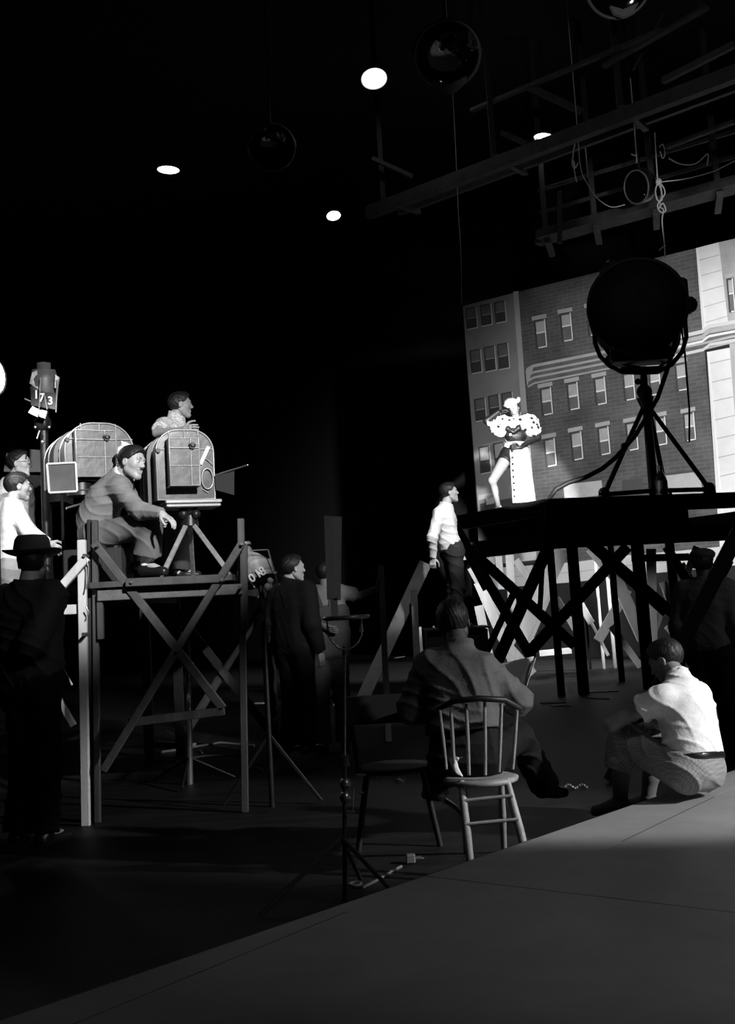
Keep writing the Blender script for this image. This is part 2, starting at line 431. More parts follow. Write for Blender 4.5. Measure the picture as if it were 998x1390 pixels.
def person(name, label, J, sc=1., skinm=None, top=None, bottom=None, shoes=None, hair='short', ho={}, hands='LR', sleeves='long',
           h=.009, sl=None, legcut=1., hem=None, group=None, bell=.088, thick=0., fold=.004, curl=.5, hd={}, waist_in=False, fr=.0088, tuck=False, gcut=None, thigh=1.):
    skinm = skinm or skin
    o0 = V((J['pelvis'].x, J['pelvis'].y, min(J['anL'].z, J['anR'].z)-.07*sc)) if 'anL' in J else J['pelvis']
    root = thing('person', o0, label, 'person', group)
    B = SDF(); torso(B, J, 0, sc)
    B.cap(J['neck'], lerp(J['neck'], J['head'], .75), .06*sc, .053*sc, .03)
    lp = nz(J['hipL']-J['hipR'])
    B.cap(J['pelvis']+lp*.07*sc, J['pelvis']-lp*.07*sc, .112*sc, None, .06)
    for q in 'LR':
        B.cap(J['sh'+q], J['el'+q], .047*sc, .039*sc, .03); B.cap(J['el'+q], J['wr'+q], .04*sc, .026*sc, .015)
        B.cap(J['hip'+q], J['kn'+q], .085*sc*thigh, .055*sc*thigh, .05); B.cap(J['kn'+q], J['an'+q], .053*sc, .036*sc, .03)
        cm = lerp(J['kn'+q], J['an'+q], .3); bk = (J['an'+q]-J['to'+q]); bk.z = 0; bk = nz(bk) if bk.length > 1e-3 else V((0, 0, 0))
        B.cap(cm+bk*.02*sc, lerp(J['kn'+q], J['an'+q], .45)+bk*.015*sc, .046*sc, .04*sc, .03)
        B.cap(J['an'+q], J['to'+q], .034*sc, .026*sc, .02)
    parts = [B.mesh(h*1.05)+(0,)]
    F = J.get('hf'); U = J.get('hu', nz(nz(J['head']-J['neck'])*.6+V((0, 0, 1))))
    hsc = sc*ho.get('size', 1)
    parts += add_head(name, root, J['head'], F, U, hsc, None, hair, ho)
    lat = nz(J['shL']-J['shR'])
    for q in hands:
        w = J['wr'+q]; d = J.get('hd'+q, nz(w-J['el'+q])); n = J.get('hn'+q, lat*(-1 if q == 'L' else 1)); t = J.get('ht'+q, n.cross(d)*(1 if q == 'L' else -1))
        v, f = hand_sdf(w, d, n, t, J.get('cu'+q, curl), sc, fr=fr)
        parts.append((v, f, 0))
    np_mesh('body', parts, skinm, root)
    ph = random.uniform(0, 9)
    if top:
        G = SDF(); o = .016*sc+thick
        torso(G, J, o, sc, .06, fat=1.02)
        nk = nz(J['head']-J['neck']); G.cap(J['neck']+nk*.03, J['chest'], .062*sc+o, .09*sc+o, .05, [(tuple(J['neck']+nk*.035*sc), tuple(nk))])
        hemt = hem if hem is not None else (.35 if tuck else .9)
        hp_ = lerp(J['waist'], J['pelvis'], hemt)
        G.cap(J['waist']+lp*.05*sc, J['waist']-lp*.05*sc, .105*sc+o, None, .05)
        G.cap(lerp(J['waist'], J['pelvis'], .7)+lp*.055*sc, lerp(J['waist'], J['pelvis'], .7)-lp*.055*sc, .112*sc+o, None, .05,
              [cutat(J['waist'], J['pelvis'], hemt)])
        for q in 'LR':
            so = o+thick*.6
            if sleeves == 'long':
                G.cap(J['sh'+q], J['el'+q], .056*sc+so, .048*sc+so, .04)
                G.cap(J['el'+q], lerp(J['el'+q], J['wr'+q], 1.05), .048*sc+so, .028*sc+so, .025, [cutat(J['el'+q], J['wr'+q], sl or .98)])
            elif sleeves == 'short':
                e = lerp(J['sh'+q], J['el'+q], (sl or .7)*1.15)
                G.cap(J['sh'+q], e, .058*sc+so, .056*sc+so*1.4, .04, [cutat(J['sh'+q], J['el'+q], sl or .7)])
            elif sleeves == 'rolled':
                G.cap(J['sh'+q], J['el'+q], .056*sc+so, .052*sc+so, .04)
                G.cap(J['el'+q], lerp(J['el'+q], J['wr'+q], .4), .05*sc+so, .045*sc+so, .02, [cutat(J['el'+q], J['wr'+q], sl or .25)])
        v, f = G.mesh(h, noise=folds(fold, 75, ph), cuts=[]+([cutat(J['waist'], J['pelvis'], gcut)] if gcut is not None else []))
        np_mesh(ho.get('topname', 'shirt'), [(v, f, 0)], top, root)
    if bottom:
        G = SDF(); o = .012*sc
        tw = J['waist'] if not tuck else lerp(J['waist'], J['pelvis'], .1)
        G.cap(lerp(J['waist'], J['pelvis'], .3)+lp*.05*sc, lerp(J['waist'], J['pelvis'], .3)-lp*.05*sc, .106*sc+o, None, .05, [cutat(J['pelvis'], J['waist'], .8)])
        G.cap(J['pelvis']+lp*.075*sc, J['pelvis']-lp*.075*sc, .118*sc+o, None, .06)
        for q in 'LR':
            G.cap(J['hip'+q], J['kn'+q], .092*sc+o, .068*sc+o, .05)
            e = lerp(J['kn'+q], J['an'+q], legcut)
            G.cap(J['kn'+q], lerp(J['kn'+q], J['an'+q], legcut*1.1), .066*sc+o, bell*sc, .04, [cutat(J['kn'+q], J['an'+q], legcut)])
        v, f = G.mesh(h, noise=folds(fold*1.2, 60, ph+2, (.5, .3, .9)))
        np_mesh('trousers', [(v, f, 0)], bottom, root)
    if shoes:
        for q in 'LR':
            a, t = J['an'+q], J['to'+q]; G = SDF(); fd = nz(t-a); hz = V((fd.x, fd.y, 0)); hz = nz(hz) if hz.length > .05 else V((1, 0, 0))
            heel = a-hz*.03*sc; heel.z = a.z-.035*sc; sole = min(heel.z, t.z)-.025*sc
            G.cap(heel, t, .04*sc, .036*sc, .02, [((0, 0, sole), (0, 0, -1))]); G.cap(a, heel, .045*sc, .042*sc, .02, [((0, 0, sole), (0, 0, -1)), (tuple(a+V((0, 0, .02))), (0, 0, 1))])
            v, f = G.mesh(.007)
            np_mesh('shoe', [(v, f, 0)], shoes, root)
    return root
def standing(px, py, Y, yaw, sc=1., lean=0., lookyaw=None, pitch=0.):
    """joints of a standing figure whose head centre is seen at (px, py); yaw 0 faces image right, 90 faces away"""
    a = math.radians(yaw); Fw = V((math.cos(a), math.sin(a), 0)); Lf = V((-math.sin(a), math.cos(a), 0)); Z = V((0, 0, 1))
    T = dict(head=(.03, 0, 1.63), neck=(-.02, 0, 1.475), chest=(0, 0, 1.29), waist=(.0, 0, 1.07), pelvis=(0, 0, .93),
             shL=(0, .175, 1.42), elL=(-.04, .235, 1.13), wrL=(.03, .25, .88), hipL=(0, .085, .9), knL=(.02, .095, .49), anL=(-.03, .1, .08), toL=(.13, .125, .035))
    for k in list(T):
        if k.endswith('L'): x, y, z = T[k]; T[k[:-1]+'R'] = (x, -y, z)
    o = at(px, py, Y)-(Fw*(.03+lean*.7)+Z*1.63)*sc
    J = {k: o+(Fw*(x+lean*max(0, z-.93))+Lf*y+Z*z)*sc for k, (x, y, z) in T.items()}
    b = math.radians(yaw if lookyaw is None else lookyaw); J['hf'] = nz(V((math.cos(b), math.sin(b), math.tan(math.radians(pitch)))))
    J['hu'] = V((0, 0, 1)); J['_F'] = Fw; J['_L'] = Lf
    return J
# ------------------------------------------------------------------ the setting
X0, X1, Y0, Y1, ZC = -13.0, 13.0, -3.0, 34.0, 12.5
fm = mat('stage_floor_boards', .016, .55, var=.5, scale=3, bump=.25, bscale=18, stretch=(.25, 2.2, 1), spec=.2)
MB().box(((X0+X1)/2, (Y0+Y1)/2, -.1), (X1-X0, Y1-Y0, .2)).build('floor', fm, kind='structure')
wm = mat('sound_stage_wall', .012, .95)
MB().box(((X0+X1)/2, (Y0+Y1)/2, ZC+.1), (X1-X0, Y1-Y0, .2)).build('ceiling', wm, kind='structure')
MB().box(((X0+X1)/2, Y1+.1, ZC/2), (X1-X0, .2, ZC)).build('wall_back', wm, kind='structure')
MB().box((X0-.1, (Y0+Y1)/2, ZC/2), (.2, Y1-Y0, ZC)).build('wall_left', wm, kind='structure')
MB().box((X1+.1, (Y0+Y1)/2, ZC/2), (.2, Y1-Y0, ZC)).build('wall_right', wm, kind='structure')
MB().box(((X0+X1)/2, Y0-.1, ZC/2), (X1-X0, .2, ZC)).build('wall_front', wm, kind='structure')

# low foreground platform, its lip running up to the right
PZ = .2
E1, E2 = hp(260, 1297, PZ), hp(998, 1045, PZ); ed = (E2-E1).normalized(); en = V((ed.y, -ed.x, 0))  # en points back towards the camera
A_, B_ = E1-ed*1.6, E2+ed*3.2
poly0 = [A_, B_, B_+en*9, A_+en*4.5]
def clip(poly, p, n):
    out = []
    for i in range(len(poly)):
        a, b = poly[i], poly[(i+1) % len(poly)]; da, db = (a-p).dot(n), (b-p).dot(n)
        if da >= 0: out.append(a)
        if (da >= 0) != (db >= 0): out.append(lerp(a, b, da/(da-db)))
    return out
s1a, s1b = hp(584, 1190, PZ), hp(992, 1238, PZ); s1n = V((-(s1b-s1a).y, (s1b-s1a).x, 0)).normalized()
plat = thing('low_platform', (1.0, 3.0, 0), 'low wooden platform with a thin black lip under the man sitting in white shirt', 'platform')
pm = mat('painted_hardboard', .3, .55, var=.14, scale=2.5, bump=.1, bscale=30)
s2n = (s1b-s1a).normalized(); s2p = hp(470, 1238, PZ); s3p = hp(845, 1142, PZ)
dz0 = V((0, 0, 1))
g = .0012
for half, sg in ((s1n, 1), (-s1n, -1)):
    a = clip(poly0, s1a+half*g, half)
    cut = s3p if sg > 0 else s2p
    for n in (s2n, -s2n):
        b = clip(a, cut+n*g, n)
        if len(b) > 2: MB().prism([p-V((0, 0, .02)) for p in b], (0, 0, .02)).build('top_panel', pm, plat)
MB().prism([V((p.x, p.y, 0)) for p in (A_+en*.03, B_+en*.03, B_+en*8.9, A_+en*4.4)], (0, 0, PZ-.024)).build('frame', wood_dd, plat)
for p, q in ((s1a-(s1b-s1a)*.9, s1b+(s1b-s1a)*.6), (s3p, s3p+s1n*-.0+(E2-E1)*0-s1n*(-1)*1.2), (s2p, s2p-s1n*2.2)):
    MB().bar(p, q, .005, .0016, dz0).build('seam', black, plat)
MB().bar(A_+V((0, 0, -.012)), B_+V((0, 0, -.012)), .025, .012, en).build('lip', black, plat)

# ------------------------------------------------------------------ painted backdrop
K0, K1 = V((2.24, 26, 0)), V((2.24+8.1, 26-5.8, 0)); kd = (K1-K0).normalized(); kn = V((kd.y, -kd.x, 0))
def K(px, py, lay=0): return pl(px, py, K0, K1)+kn*(.004*lay)
tcn = {}
def brick_mat(name, g1, g2, gm):
    m = bpy.data.materials.new(name); m.use_nodes = True; nt = m.node_tree; b = nt.nodes['Principled BSDF']; b.inputs['Roughness'].default_value = .8
    b.inputs['Specular IOR Level'].default_value = .2
    tc = nt.nodes.new('ShaderNodeTexCoord'); sp = nt.nodes.new('ShaderNodeSeparateXYZ'); nt.links.new(tc.outputs['Object'], sp.inputs[0])
    dt = nt.nodes.new('ShaderNodeVectorMath'); dt.operation = 'DOT_PRODUCT'; dt.inputs[1].default_value = tuple(kd); nt.links.new(tc.outputs['Object'], dt.inputs[0])
    cb = nt.nodes.new('ShaderNodeCombineXYZ'); nt.links.new(dt.outputs['Value'], cb.inputs[0]); nt.links.new(sp.outputs['Z'], cb.inputs[1])
    br = nt.nodes.new('ShaderNodeTexBrick'); br.inputs['Scale'].default_value = 1; br.inputs['Brick Width'].default_value = .26; br.inputs['Row Height'].default_value = .085
    br.inputs['Mortar Size'].default_value = .009; nt.links.new(cb.outputs[0], br.inputs['Vector'])
    for i, c in zip(('Color1', 'Color2', 'Mortar'), (g1, g2, gm)): br.inputs[i].default_value = (c, c, c, 1)
    n = nt.nodes.new('ShaderNodeTexNoise'); n.inputs['Scale'].default_value = 1.1; n.inputs['Detail'].default_value = 8; nt.links.new(tc.outputs['Object'], n.inputs['Vector'])
    r = nt.nodes.new('ShaderNodeMapRange'); r.inputs[1].default_value = .3; r.inputs[2].default_value = .7; r.inputs[3].default_value = .65; r.inputs[4].default_value = 1.35
    nt.links.new(n.outputs[0], r.inputs[0])
    mx = nt.nodes.new('ShaderNodeVectorMath'); mx.operation = 'SCALE'; nt.links.new(br.outputs['Color'], mx.inputs[0]); nt.links.new(r.outputs[0], mx.inputs['Scale'])
    nt.links.new(mx.outputs[0], b.inputs['Base Color']); return m
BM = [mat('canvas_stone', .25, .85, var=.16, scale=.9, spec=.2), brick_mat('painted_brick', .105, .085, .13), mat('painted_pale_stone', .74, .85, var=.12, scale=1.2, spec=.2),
      mat('painted_dark_pane', .05, .7, var=.3, scale=3), mat('painted_light_pane', .42, .7, var=.15, scale=3), mat('painted_white_frame', .8, .8), mat('painted_grey_lintel', .42, .8, var=.1, scale=4),
      mat('painted_shadow', .06, .8), mat('painted_mid_wall', .42, .8, var=.2, scale=1.3), mat('painted_light_band', .62, .8), mat('painted_mid_pane', .13, .7, var=.3, scale=3), mat('painted_black_foot', .012, .8)]
bk = MB()
def bq(px, mi, lay=1): bk.poly([K(x, y, lay) for x, y in px][::-1], mi)
def K_ext(px, z):
    p = K(px, 600); return V((p.x, p.y, z))
# the canvas itself: a real flat, 4 cm thick
tl, tr = K(628, 415), K(998, 324); ext = tr+kd*3.0; ext.z = tr.z+(tr.z-tl.z)/(tr-tl).length*3
bk.prism([V((tl.x, tl.y, 0)), V((ext.x, ext.y, 0)), ext, tl], -kn*.04, 11)
S = .086
bq([(628.5, 415.5), (704, 396), (729, 760), (655, 768)], 0)                         # stone-fronted house
bq([(697, 396), (704, 395), (716, 560), (728, 700), (722, 700), (708, 560)], 6, 2)
bq([(704, 396), (945, 337), (980, 752), (729, 766)], 1)                              # long brick front
bq([(945, 337), (976, 329), (989, 440), (954, 449)], 2, 2)                           # pale pilaster
bq([(960, 478), (991, 472), (1012, 742), (978, 750)], 2, 2)
bq([(704, 396), (600, 423)] and [(976, 329), (1120, 296), (1120, 742), (1012, 742), (991, 472)], 8, 1)
for a, b in (((945, 337), (957, 449)), ((960, 478), (980, 700))):
    bq([a, (a[0]+3, a[1]), (b[0]+3, b[1]), b], 5, 3)
for i in range(9):                                                                   # stone joints
    t = (i+.5)/9
    if i < 5:
        tt = (i+.6)/5; xa, ya = 946+10*tt, 340+106*tt; xb, yb = 976+13*tt, 333+104*tt
        bq([(xa+3, ya), (xb, yb), (xb, yb+1), (xa+3, ya+1)], 6, 4)
    xa, ya = 961+19*t, 480+230*t; xb, yb = 991+18*t, 474+230*t
    bq([(xa+3, ya), (xb, yb), (xb, yb+1), (xa+3, ya+1)], 6, 4)
# cornice across the brick front
def band(up, lo, mi, lay): bq(up+lo[::-1], mi, lay)
ux = [(715, 500), (724, 495), (800, 480), (850, 470), (905, 459), (953, 449), (991, 440), (1120, 420)]
def sh(c, d): return [(x+.086*d, y+d) for x, y in c]
band(ux, sh(ux, 26), 10, 4); band(ux, sh(ux, 4), 8, 5); band(sh(ux, 9), sh(ux, 12), 6, 5); band(sh(ux, 16), sh(ux, 19), 8, 5); band(sh(ux, 24), sh(ux, 26.5), 8, 5)
rx = [(905, 459), (953, 448), (962, 441), (990, 436), (1120, 412)]
band(rx, sh(rx, 5), 9, 6); band(sh(rx, 14), sh(rx, 17), 5, 6); band(sh(rx, 25), sh(rx, 29), 9, 6); band(sh(rx, 7), sh(rx, 12), 6, 6)
bq([(714, 503), (726, 495), (722, 508), (716, 525)], 6, 6)
def win(x, y, w=20, h=44, big=1., lit=4, sash=.45):
    def q(a, b, c, d, mi, lay):       # a..c across, b..d down, in window units sheared like the wall
        bq([(x+a+.086*b, y+b-.2*a), (x+c+.086*b, y+b-.2*c), (x+c+.086*d, y+d-.2*c), (x+a+.086*d, y+d-.2*a)], mi, lay)
    q(0, 0, w, 5.5, 6 if big == 1 else 9, 3)
    q(3, 6, w-1, h, 7, 3); q(5, 8, w-3, h-1, 10, 4); q(5, 9, w-3.5, 8+(h-9)*sash, lit, 5)
    q(w-3.5, 7, w-2, h, 5, 6); q(5, 7+(h-9)*sash, w-3, 9+(h-9)*sash, 5, 6); q(6, h-1.2, w-2, h+.4, 5, 6)
for x, y in ((722, 430), (757, 421), (793, 413)): win(x, y, 20, 44)
win(919, 386, 10, 30)
for x, y in ((730, 522), (766, 515), (803, 508), (842, 502), (877, 495), (913, 489)): win(x, y, 20, 43, sash=.5)
for x, y in ((735, 591), (771, 582), (808, 575), (846, 569), (885, 562), (924, 556)): win(x, y, 20, 44, sash=.5)
win(983, 373, 14, 52); win(1003, 478, 16, 50)
for x, y, h in ((632, 419, 28), (652, 414.5, 28), (671, 410.5, 28), (638, 476, 31), (657, 471.5, 33), (675, 467.5, 34), (644, 542, 30), (663, 537.5, 33), (681, 534, 34),
                (650, 607, 36), (670, 602, 38), (689, 598, 38), (658, 672, 26)):
    w = 14
    def q(a, b, c, d, mi, lay): bq([(x+a+.086*b, y+b-.2*a), (x+c+.086*b, y+b-.2*c), (x+c+.086*d, y+d-.2*c), (x+a+.086*d, y+d-.2*a)], mi, lay)
    q(0, 0, w, h, 7, 3); q(1.5, 2, w-1, h*.5, 10 if y < 600 else 4, 4); q(1.5, h*.53, w-1, h-1, 3, 4); q(w, 1, w+1.3, h, 9, 4); q(0, h, w+1.3, h+1.4, 9, 4)
    q(1.5, h*.5, w-1, h*.53, 6, 5)
bq([(701, 560), (716, 557), (728, 699), (702, 703)], 2, 2)  # spotlight spill beside the performer, put into the column's paint
bq([(703, 641), (712, 639), (714, 664), (706, 666)], 10, 4)
bq([(650, 672), (672, 668), (673, 674), (650, 679)], 6, 4)
bq([(652, 684), (700, 675), (702, 700), (654, 706)], 7, 3)
# shop front at the foot of the brick house
bq([(765, 657), (817, 651), (819, 672), (767, 678)], 4, 3); bq([(764, 655), (817, 649), (817, 652), (764, 658)], 7, 4)
bq([(895, 645), (950, 638), (955, 672), (899, 678)], 6, 3); bq([(893, 644), (951, 637), (951, 640), (893, 647)], 7, 4)
bq([(845, 652), (872, 649), (873, 672), (846, 674)], 7, 3)
text_mb(bk, '2', None, kd, (0, 0, 1), .35, 5, warp=lambda a, b: K(905, 676, 6)+kd*a+V((0, 0, b)))
lx = [(655, 772), (700, 769), (780, 763), (850, 754), (920, 748), (1120, 728)]
band(lx, sh(lx, 27), 9, 3); band(sh(lx, 27), sh(lx, 90), 11, 3); band(sh(lx, 13), sh(lx, 14), 6, 4)
bd = bk.build('painted_backdrop', BM, origin=V((tl.x, tl.y, 0)))
tag(bd, 'tall canvas backdrop painted with brick apartment fronts and sash windows', 'backdrop')

# ------------------------------------------------------------------ raised filming stage on timber trestles
SZ = 2.7
C_, R_, L_ = hp(742, 677, SZ), hp(998, 668, SZ), hp(620, 700, SZ)
sd = (R_-C_).normalized(); ld = (L_-C_).normalized(); REX = C_+sd*7.0
stage = thing('raised_stage', (C_.x, C_.y, 0), 'high dark timber stage on crossed trestle legs in front of the painted buildings', 'stage')
dz = V((0, 0, 1))
deck = [C_, REX, REX+ld*(L_-C_).length, L_]
MB().prism([p-dz*.05 for p in deck], dz*.05).build('deck', wood_dd, stage)
inn = (sd+ld)
MB().bar(C_-dz*.115, REX-dz*.115, .23, .05, -ld).build('fascia_board', wood_dd, stage)
MB().bar(C_-dz*.115, L_-dz*.115, .23, .05, -sd).build('fascia_board', mat('weathered_timber', .04, .6, var=.4, scale=6, bump=.3, bscale=30), stage)
MB().bar(C_-dz*.57+ld*.1, REX-dz*.57+ld*.1, .24, .06, -ld).build('ledger_board', wood_dd, stage)
MB().bar(C_-dz*.57+sd*.05, L_-dz*.57+sd*.05, .26, .06, -sd).build('ledger_board', MATS['weathered_timber'], stage)
MB().bar(C_-dz*.34+ld*.2, pl(948, 700, C_, R_)*1-dz*0+ld*.2, .3, .04, -ld).build('backing_board', wood_dd, stage)  # added behind the gap to keep it dark
for i in range(5):
    a = C_+sd*(.3, 1.5, 3.9, 5.1, 6.4)[i]-dz*.35; MB().bar(a+ld*.1, a+ld*((L_-C_).length-.1), .06, .3, dz).build('joist', wood_dd, stage)
def onfront(px, py, off=.1): return pl(px, py, C_+ld*off, R_+ld*off)
def onleft(px, py, off=.08): return pl(px, py, C_+sd*off, L_+sd*off)
def timber(p, q, wpx, m, name='brace', t=.045):
    w = wpx/F_PX*((p.y+q.y)/2)
    MB().bar(p, q, w, t, V((0, -1, 0))).build(name, m, stage)
for a, b, w, off in (((776, 735), (786, 940), 15, .12), ((864, 728), (874, 935), 17, .12), ((908, 726), (916, 936), 12, .5), ((746, 735), (757, 941), 10, .1), ((828, 730), (836, 930), 8, 1.6)):
    q = onfront(*b, off); p = onfront(*a, off); r = V((p.x, p.y, 0)); timber(p, r, w, wood_dd, 'post')
for a, b, w, off in (((758, 712), (672, 905), 16, .05), ((852, 742), (714, 890), 15, .18), ((800, 735), (905, 830), 16, .1), ((812, 745), (980, 890), 14, .3),
                     ((650, 757), (780, 876), 14, .35), ((905, 742), (978, 865), 12, .2), ((700, 800), (640, 930), 9, .6), ((990, 760), (900, 935), 13, .3)):
    timber(onfront(*a, off), onfront(*b, off), w, wood_dd)
timber(onfront(858, 758), onfront(935, 756), 10, wood_dd, 'rail')
p, q = at(617, 712, 17.0), at(722, 893, 15.6); timber(p, q, 13, wood_dd)
p, q = at(628, 740, 16.9), at(660, 800, 16.5); timber(p, q, 9, wood_dd)
# far trestles, seen lit between the dark near ones
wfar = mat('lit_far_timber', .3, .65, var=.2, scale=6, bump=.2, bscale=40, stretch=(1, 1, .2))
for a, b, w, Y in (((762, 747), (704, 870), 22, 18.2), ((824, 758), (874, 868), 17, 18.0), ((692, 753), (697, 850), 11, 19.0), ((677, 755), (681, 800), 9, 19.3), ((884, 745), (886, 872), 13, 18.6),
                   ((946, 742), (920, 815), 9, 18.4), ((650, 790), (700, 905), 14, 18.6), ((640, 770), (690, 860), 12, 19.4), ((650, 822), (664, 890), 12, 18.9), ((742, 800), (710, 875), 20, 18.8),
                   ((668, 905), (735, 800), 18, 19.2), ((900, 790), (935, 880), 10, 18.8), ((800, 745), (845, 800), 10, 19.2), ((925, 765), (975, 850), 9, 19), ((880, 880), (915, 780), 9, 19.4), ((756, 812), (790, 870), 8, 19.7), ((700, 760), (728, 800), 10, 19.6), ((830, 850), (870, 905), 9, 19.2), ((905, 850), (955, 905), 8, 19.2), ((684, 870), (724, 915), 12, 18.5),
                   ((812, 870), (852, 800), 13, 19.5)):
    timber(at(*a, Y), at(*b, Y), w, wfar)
for a, w, Y, m in (((808, 762), 3.5, 20.3, 'w'), ((823, 762), 4, 20.3, 'w'), ((793, 800), 3, 20.5, 'd')):
    p = at(*a, Y); timber(V((p.x, p.y, 0)), p, w, white_cloth if m == 'w' else wood_dd, 'post')  # white ones stand in for bright gaps between dark timbers
for a, b, w, Y in (((779, 803), (803, 846), 9, 19.8), ((803, 846), (826, 890), 4, 19.8), ((733, 887), (776, 883), 8, 18.2)):
    timber(at(*a, Y), at(*b, Y), w, mat('whitewashed_timber', .75, .7, var=.1, scale=6), 'strut')  # white pieces in place of bright slits and a strip of lit floor
# loose timbers and flats standing left of the stage
def loose(name, label, cat, a, b, w, Y, m, group=None, Yb=None, t=.04):
    p, q = at(*a, Y), at(*b, Yb or Y)
    if q.z > 0:
        k = p.z/(p.z-q.z); q = p+(q-p)*k
    w = w/F_PX*Y; o = MB().bar(p, q, w, t, V((0, -1, 0))).build(name, m, origin=V((q.x, q.y, max(0, q.z))))
    return tag(o, label, cat, group)
loose('leaning_plank', 'pale plank leaning at a slant behind the man in the white sweater', 'plank', (578, 764), (545, 835), 17, 14.2, mat('plank_grey', .16, .7, var=.2, scale=8))
loose('upright_timber', 'rough upright timber touched by the hand of the man in overalls', 'timber', (517, 768), (527, 990), 8, 11.4, mat('grey_upright', .4, .7, var=.3, scale=6))
loose('upright_timber', 'thin dark upright between the slanted plank and the white sweater man', 'timber', (562, 800), (568, 940), 9, 14.0, mat('dim_upright', .08, .7, var=.3, scale=6))
loose('white_batten', 'narrow white batten standing upright left of the seated reader\'s head', 'batten', (570, 851), (573, 893), 4, 14.6, MATS['whitewashed_timber'])  # bright gap between dark objects, put in as white timber
loose('prop_board', 'thin pale slat slanting down to the collar of the seated reader', 'slat', (588, 850), (606, 878), 3, 14.8, MATS['whitewashed_timber'])  # another bright slit, modelled as a thin white piece
lp_ = loose('dark_brace_plank', 'long black plank slanting down in front of the capped man at far right', 'plank', (1004, 720), (926, 872), 20, 8.2, wood_dd)
# reflected light on the far floor, put in as pale slabs
fl = [((734, 886), (774, 881), 9), ((736, 955), (768, 953), 5), ((748, 958), (775, 958), 4), ((527, 955), (536, 954), 4), ((545, 952), (553, 951), 5), ((529, 966), (543, 966), 3), ((551, 929), (556, 929), 3),
      ((345, 955), (358, 955), 4), ((421, 955), (426, 955), 4), ((431, 958), (434, 957), 5), ((452, 957), (455, 957), 7), ((459, 957), (462, 957), 7), ((474, 957), (476, 957), 7), ((536, 893), (550, 891), 3),
      ((790, 940), (840, 938), 5), ((800, 947), (828, 949), 4)]
for i, (a, b, w) in enumerate(fl):
    p, q = hp(*a, .012), hp(*b, .012); n = V((0, max(.05, w/F_PX*p.y*4.0), 0)); n.y = min(n.y, .8)
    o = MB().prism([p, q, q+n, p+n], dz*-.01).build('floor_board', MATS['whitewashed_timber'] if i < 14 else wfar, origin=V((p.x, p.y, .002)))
    tag(o, ['bright white board lying on the floor under the far side of the stage', 'pale board scrap on the floor among the trestle feet'][i > 0], 'board', None if i == 0 else 'pale boards lying on the far floor')

# ------------------------------------------------------------------ overhead catwalks
cwm = mat('catwalk_timber', .05, .7, var=.4, scale=4, bump=.3, bscale=25)
cw = thing('catwalk', hp(735, 330, 8.0), 'wooden catwalk with handrail hung above the painted backdrop', 'catwalk')
def beam(a, b, z, w, t, m, name, parent, up=V((0, 0, 1))):
    p, q = hp(*a, z), hp(*b, z); d = (q-p); q = q+d*.35
    MB().bar(p, q, t, w, up).build(name, m, parent); return p, q
a, b = beam((735, 322), (998, 250), 8.4, .16, .5, cwm, 'walk_board', cw)
MB().bar(a+V((0, .5, .05)), b+V((0, .5, .05)), .25, .1, dz).build('walk_board', cwm, cw)
for z, off in ((9.35, 0), (8.9, 0)):
    MB().bar(V((a.x, a.y, z)), V((b.x, b.y, z)), .05, .07, dz).build('handrail', cwm, cw)
for t in (.02, .22, .45, .68, .9):
    p = lerp(a, b, t); MB().bar(p, V((p.x, p.y, ZC)), .1, .1, V((0, -1, 0))).build('hanger', cwm, cw)
    MB().bar(p+V((0, -.1, -.12)), p+V((.25, .85, -.12)), .12, .1, dz).build('cross_joist', cwm, cw)
cw2 = thing('catwalk', hp(500, 289, 8.4), 'long catwalk beam slanting up behind the small tilted ceiling lamp', 'catwalk')
a, b = beam((500, 289), (998, 100), 8.5, .22, .16, cwm, 'main_beam', cw2)
a2 = a+V((.6, 1.0, .35)); b2 = b+V((.6, 1.0, .35)); MB().bar(a2, b2, .1, .14, dz).build('side_beam', cwm, cw2)
for t in (.04, .3, .55, .8): 
    p = lerp(a, b, t); MB().bar(p, V((p.x, p.y, ZC)), .09, .09, V((0, -1, 0))).build('hanger', wood_dd, cw2)
    MB().bar(p+V((0, -.1, .1)), p+V((.7, 1.2, .3)), .1, .08, dz).build('cross_joist', cwm, cw2)
rf = thing('roof_truss', at(720, 120, 17), 'faint roof timbers high in the darkness at top right', 'roof truss')
for a, b, w, Ya, Yb in (((718, 118), (790, 152), 9, 17, 17), ((820, 90), (960, 10), 6, 16, 14), ((900, 110), (998, 60), 9, 15, 14), ((905, 200), (998, 165), 5, 16, 15), ((505, 215), (560, 240), 6, 19, 19),
                        ((680, 180), (715, 195), 6, 19, 19), ((860, 95), (900, 20), 4, 17, 17), ((760, 260), (760, 330), 6, 20, 20), ((640, 150), (900, 40), 5, 18, 15)):
    MB().bar(at(*a, Ya), at(*b, Yb), w/F_PX*Ya, .08).build('timber', cwm, rf)
# ------------------------------------------------------------------ hanging work lamps
glow = mat('lamp_glow', 1, .5, emit=14.0); enam = mat('enamel_shade', .06, .4)
def hanging_lamp(px, py, Y, r, label, tilt=(0, 0), bulb=False):
    c = at(px, py, Y); ax = nz(V((tilt[0], tilt[1], -1)))
    t = thing('hanging_lamp', c, label, 'lamp')
    top = c-ax*r*.75
    MB().lathe(c, -ax, [(r, 0), (r*.93, r*.12), (r*.6, r*.34), (r*.25, r*.5), (r*.16, r*.8), (0.001, r*.82)], 28).build('lamp_shade', enam, t)
    MB().lathe(c, -ax, [(0.001, -.015 if not bulb else -r*.5), (r*.55, -.01 if not bulb else -r*.3), (r*.9, .005), (r*.6, .02), (.001, .02)], 28).build('bulb', glow, t)
    MB().tube([top, V((top.x, top.y, ZC))], .012, 6).build('cord', cable_m, t)
hanging_lamp(508, 107, 18, .225, 'brightest round hanging lamp, highest of the four overhead work lamps', (.05, -.45), True)
